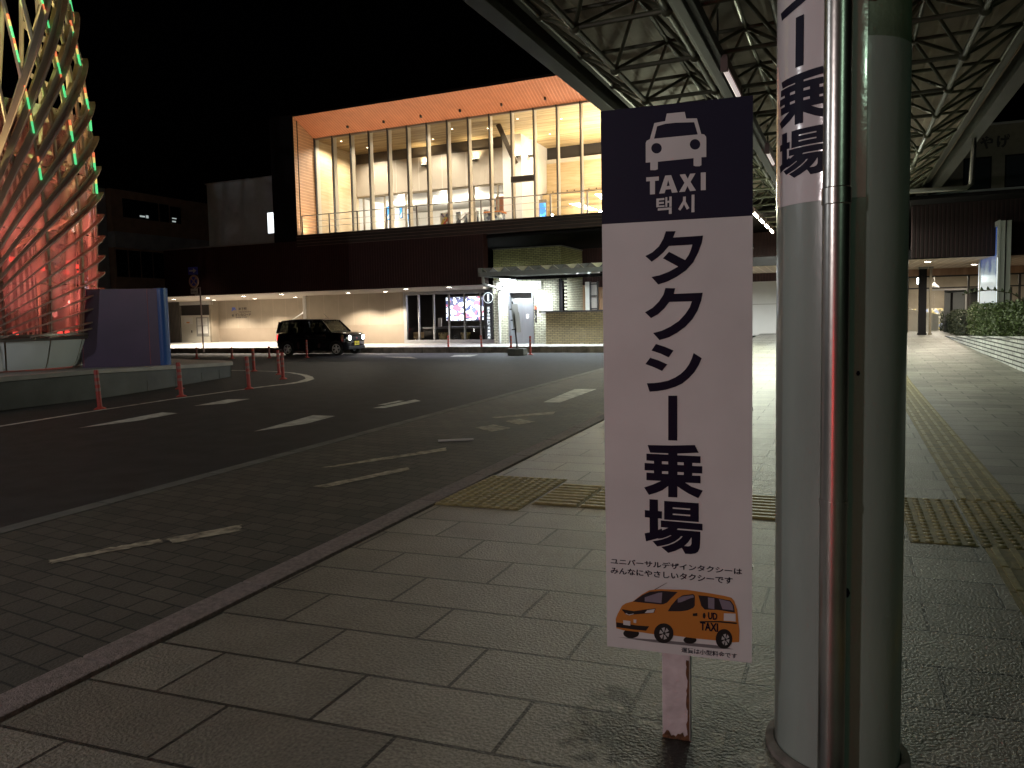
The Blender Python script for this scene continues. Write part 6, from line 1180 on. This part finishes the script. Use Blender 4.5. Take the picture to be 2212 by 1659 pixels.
# light box poster stand
bx = thing('light_box', 'tall stainless light box with a blue and white backlit poster', 'light box', (1.95,13,0))
LA, LB = Vector((4.14,29.65,0)), Vector((4.18,26.4,0)); ld = (LB-LA).normalized(); ln = Vector((-ld.y*-1, -ld.x, 0)); ln = Vector((1,.0,0))
bx['_org'] = (4.2,28,.5); bx.matrix_world = Matrix.Translation((4.2,28,.5))
def slab(mb, f0, f1, z0, z1, t0, t1):
    a, c = LA.lerp(LB, f0), LA.lerp(LB, f1)
    P = [a+ln*t0, c+ln*t0, c+ln*t1, a+ln*t1]; mb.prism([(p.x,p.y) for p in P], z0, z1); return mb
B = MB(); slab(B, 0, 1, .5, 4.0, .02, .30); M_boxst = pm('box_steel', (.5,.5,.47), .35, metal=.55, var=.2, scale=1.2, stretch=(1,1,.4)); B.build('case', M_boxst, bx, bevel=.01)
B = MB(); slab(B, -.01, .06, .5, 4.02, -.03, .019); slab(B, .94, 1.01, .5, 4.02, -.03, .019); slab(B, .06, .94, 3.86, 4.02, -.03, .019); slab(B, .06, .94, .5, .62, -.03, .019); B.build('frame', M_boxst, bx)
B = MB(); a, c = LB+ln*.14, LB+ln*.17; B.prism([(a.x,a.y-.035),(c.x,c.y-.035),(c.x,c.y-.0301),(a.x,a.y-.0301)], .5, 4.0); B.build('edge_seam', M_black, bx)
m, t_, b_ = mat('poster_backlit'); tc = t_.nodes.new('ShaderNodeTexCoord'); sx = t_.nodes.new('ShaderNodeSeparateXYZ'); t_.links.new(tc.outputs['Object'], sx.inputs[0])
ns = t_.nodes.new('ShaderNodeTexNoise'); ns.inputs['Scale'].default_value = 1.1; ns.inputs['Detail'].default_value = 8; t_.links.new(tc.outputs['Object'], ns.inputs[0])
ad = t_.nodes.new('ShaderNodeMath'); ad.operation = 'MULTIPLY_ADD'; ad.inputs[1].default_value = 1.6; t_.links.new(ns.outputs[0], ad.inputs[0]); t_.links.new(sx.outputs['Z'], ad.inputs[2])
cr = t_.nodes.new('ShaderNodeValToRGB'); cr.color_ramp.interpolation = 'LINEAR'; mr = t_.nodes.new('ShaderNodeMapRange'); mr.inputs[1].default_value = 0; mr.inputs[2].default_value = 4.6; t_.links.new(ad.outputs[0], mr.inputs[0]); t_.links.new(mr.outputs[0], cr.inputs[0])
for k, (p, c) in enumerate(((0,(.30,.38,.5)),(.35,(.34,.40,.45)),(.60,(.26,.32,.36)),(.68,(.06,.10,.24)),(1,(.03,.06,.20)))):
    e = cr.color_ramp.elements[k] if k < 2 else cr.color_ramp.elements.new(p)
    e.position = p; e.color = (*c, 1)
t_.links.new(cr.outputs[0], b_.inputs['Base Color']); t_.links.new(cr.outputs[0], b_.inputs['Emission Color']); b_.inputs['Emission Strength'].default_value = .75; b_.inputs['Roughness'].default_value = .15
B = MB(); a, c = LA.lerp(LB,.06), LA.lerp(LB,.94); B.quad((a.x,a.y,.62),(c.x,c.y,.62),(c.x,c.y,3.86),(a.x,a.y,3.86)); B.build('poster', m, bx)
B = MB()
for f in (.02,.98): p = LA.lerp(LB,f); B.tube([(p.x-.025,p.y,.7),(p.x-.025,p.y,2.9)], .014, 6)
B.build('edge_tube', em('edge_tube', (.8,.9,1), 1.2), bx)
# ------------------------------------------------------------------ added lamps, out of view, put in for their light and reflections
def added_lamp(x, y, h, pw_, col, lab, head=(0,0)):
    t = thing('street_lamp', lab, 'lamp', (x,y,0), 'street lamps')
    B = MB(); B.tube([(x,y,-.05),(x,y,h*.6),(x,y,h)], [.08,.065,.05], 12); B.build('pole', M_stainl, t, smooth=True)
    hx, hy = x+head[0], y+head[1]
    B = MB(); B.tube([(x,y,h-.05),(x+head[0]*.6,y+head[1]*.6,h+.12),(hx,hy,h+.12)], .035, 8); B.build('arm', M_stainl, t, smooth=True)
    B = MB(); B.lathe([(.001,.16),(.16,.14),(.26,.06),(.27,.0),(.24,0)], (hx,hy,h), 20); B.build('lamp_head', M_stainl, t, smooth=True)
    B = MB(); B.lathe([(.001,-.07),(.12,-.055),(.2,-.02),(.23,.0)], (hx,hy,h), 16); B.build('lens', em('lamp_lens', col, 35), t, smooth=True)
    lamp('POINT', 'lamp_light', (hx,hy,h-.26), pw_, col, t, soft=.12)
    return t
added_lamp(-4.4, -5.4, 3.6, 540, (1,.88,.87), 'tall lamp with a rose white glow behind the viewer by the kerb', (0,.8))  # added to light the taxi sign and the near paving
added_lamp(6.5, -5.5, 5.2, 130, (.66,1,.72), 'tall lamp with a greenish glow behind the viewer by the planter', (-.6,.4))  # added for a green cast on the right of the column
tl = thing('warning_lamp', 'low red warning lamp on a short stand behind the viewer', 'lamp', (-1.25,-2.6,0))  # red lamp added for its tint and its reflection in the downpipe
B = MB(); B.tube([(-1.25,-2.6,-.01),(-1.25,-2.6,.55)], .03, 10); B.lathe([(.001,0),(.16,0),(.16,.02),(.04,.05)], (-1.25,-2.6,0), 16); B.build('stand', M_black, tl, smooth=True)
B = MB(); B.lathe([(.06,.55),(.095,.58),(.10,.66),(.08,.76),(.001,.80)], (-1.25,-2.6,0), 20); B.build('red_lens', em('warning_red', (1,.03,.025), 26), tl, smooth=True)
added_lamp(-14.0, -1.5, 6.0, 800, (.95,.97,1), 'taller white lamp at the roadside beyond the left edge of view', (0,.9))  # added to light the tower foot, office block and traffic sign
lamp('POINT', 'red_light', (-1.25,-2.45,.72), 22, (1,.05,.05), tl, soft=.06)
added_lamp(-3.1, 18.0, 4.1, 260, (.96,1,.70), 'yellow green street lamp on the kerb hidden beyond the taxi sign', (-.9,0))  # added out of sight to light the lift kiosk and middle road
clean()
bpy.context.view_layer.update()
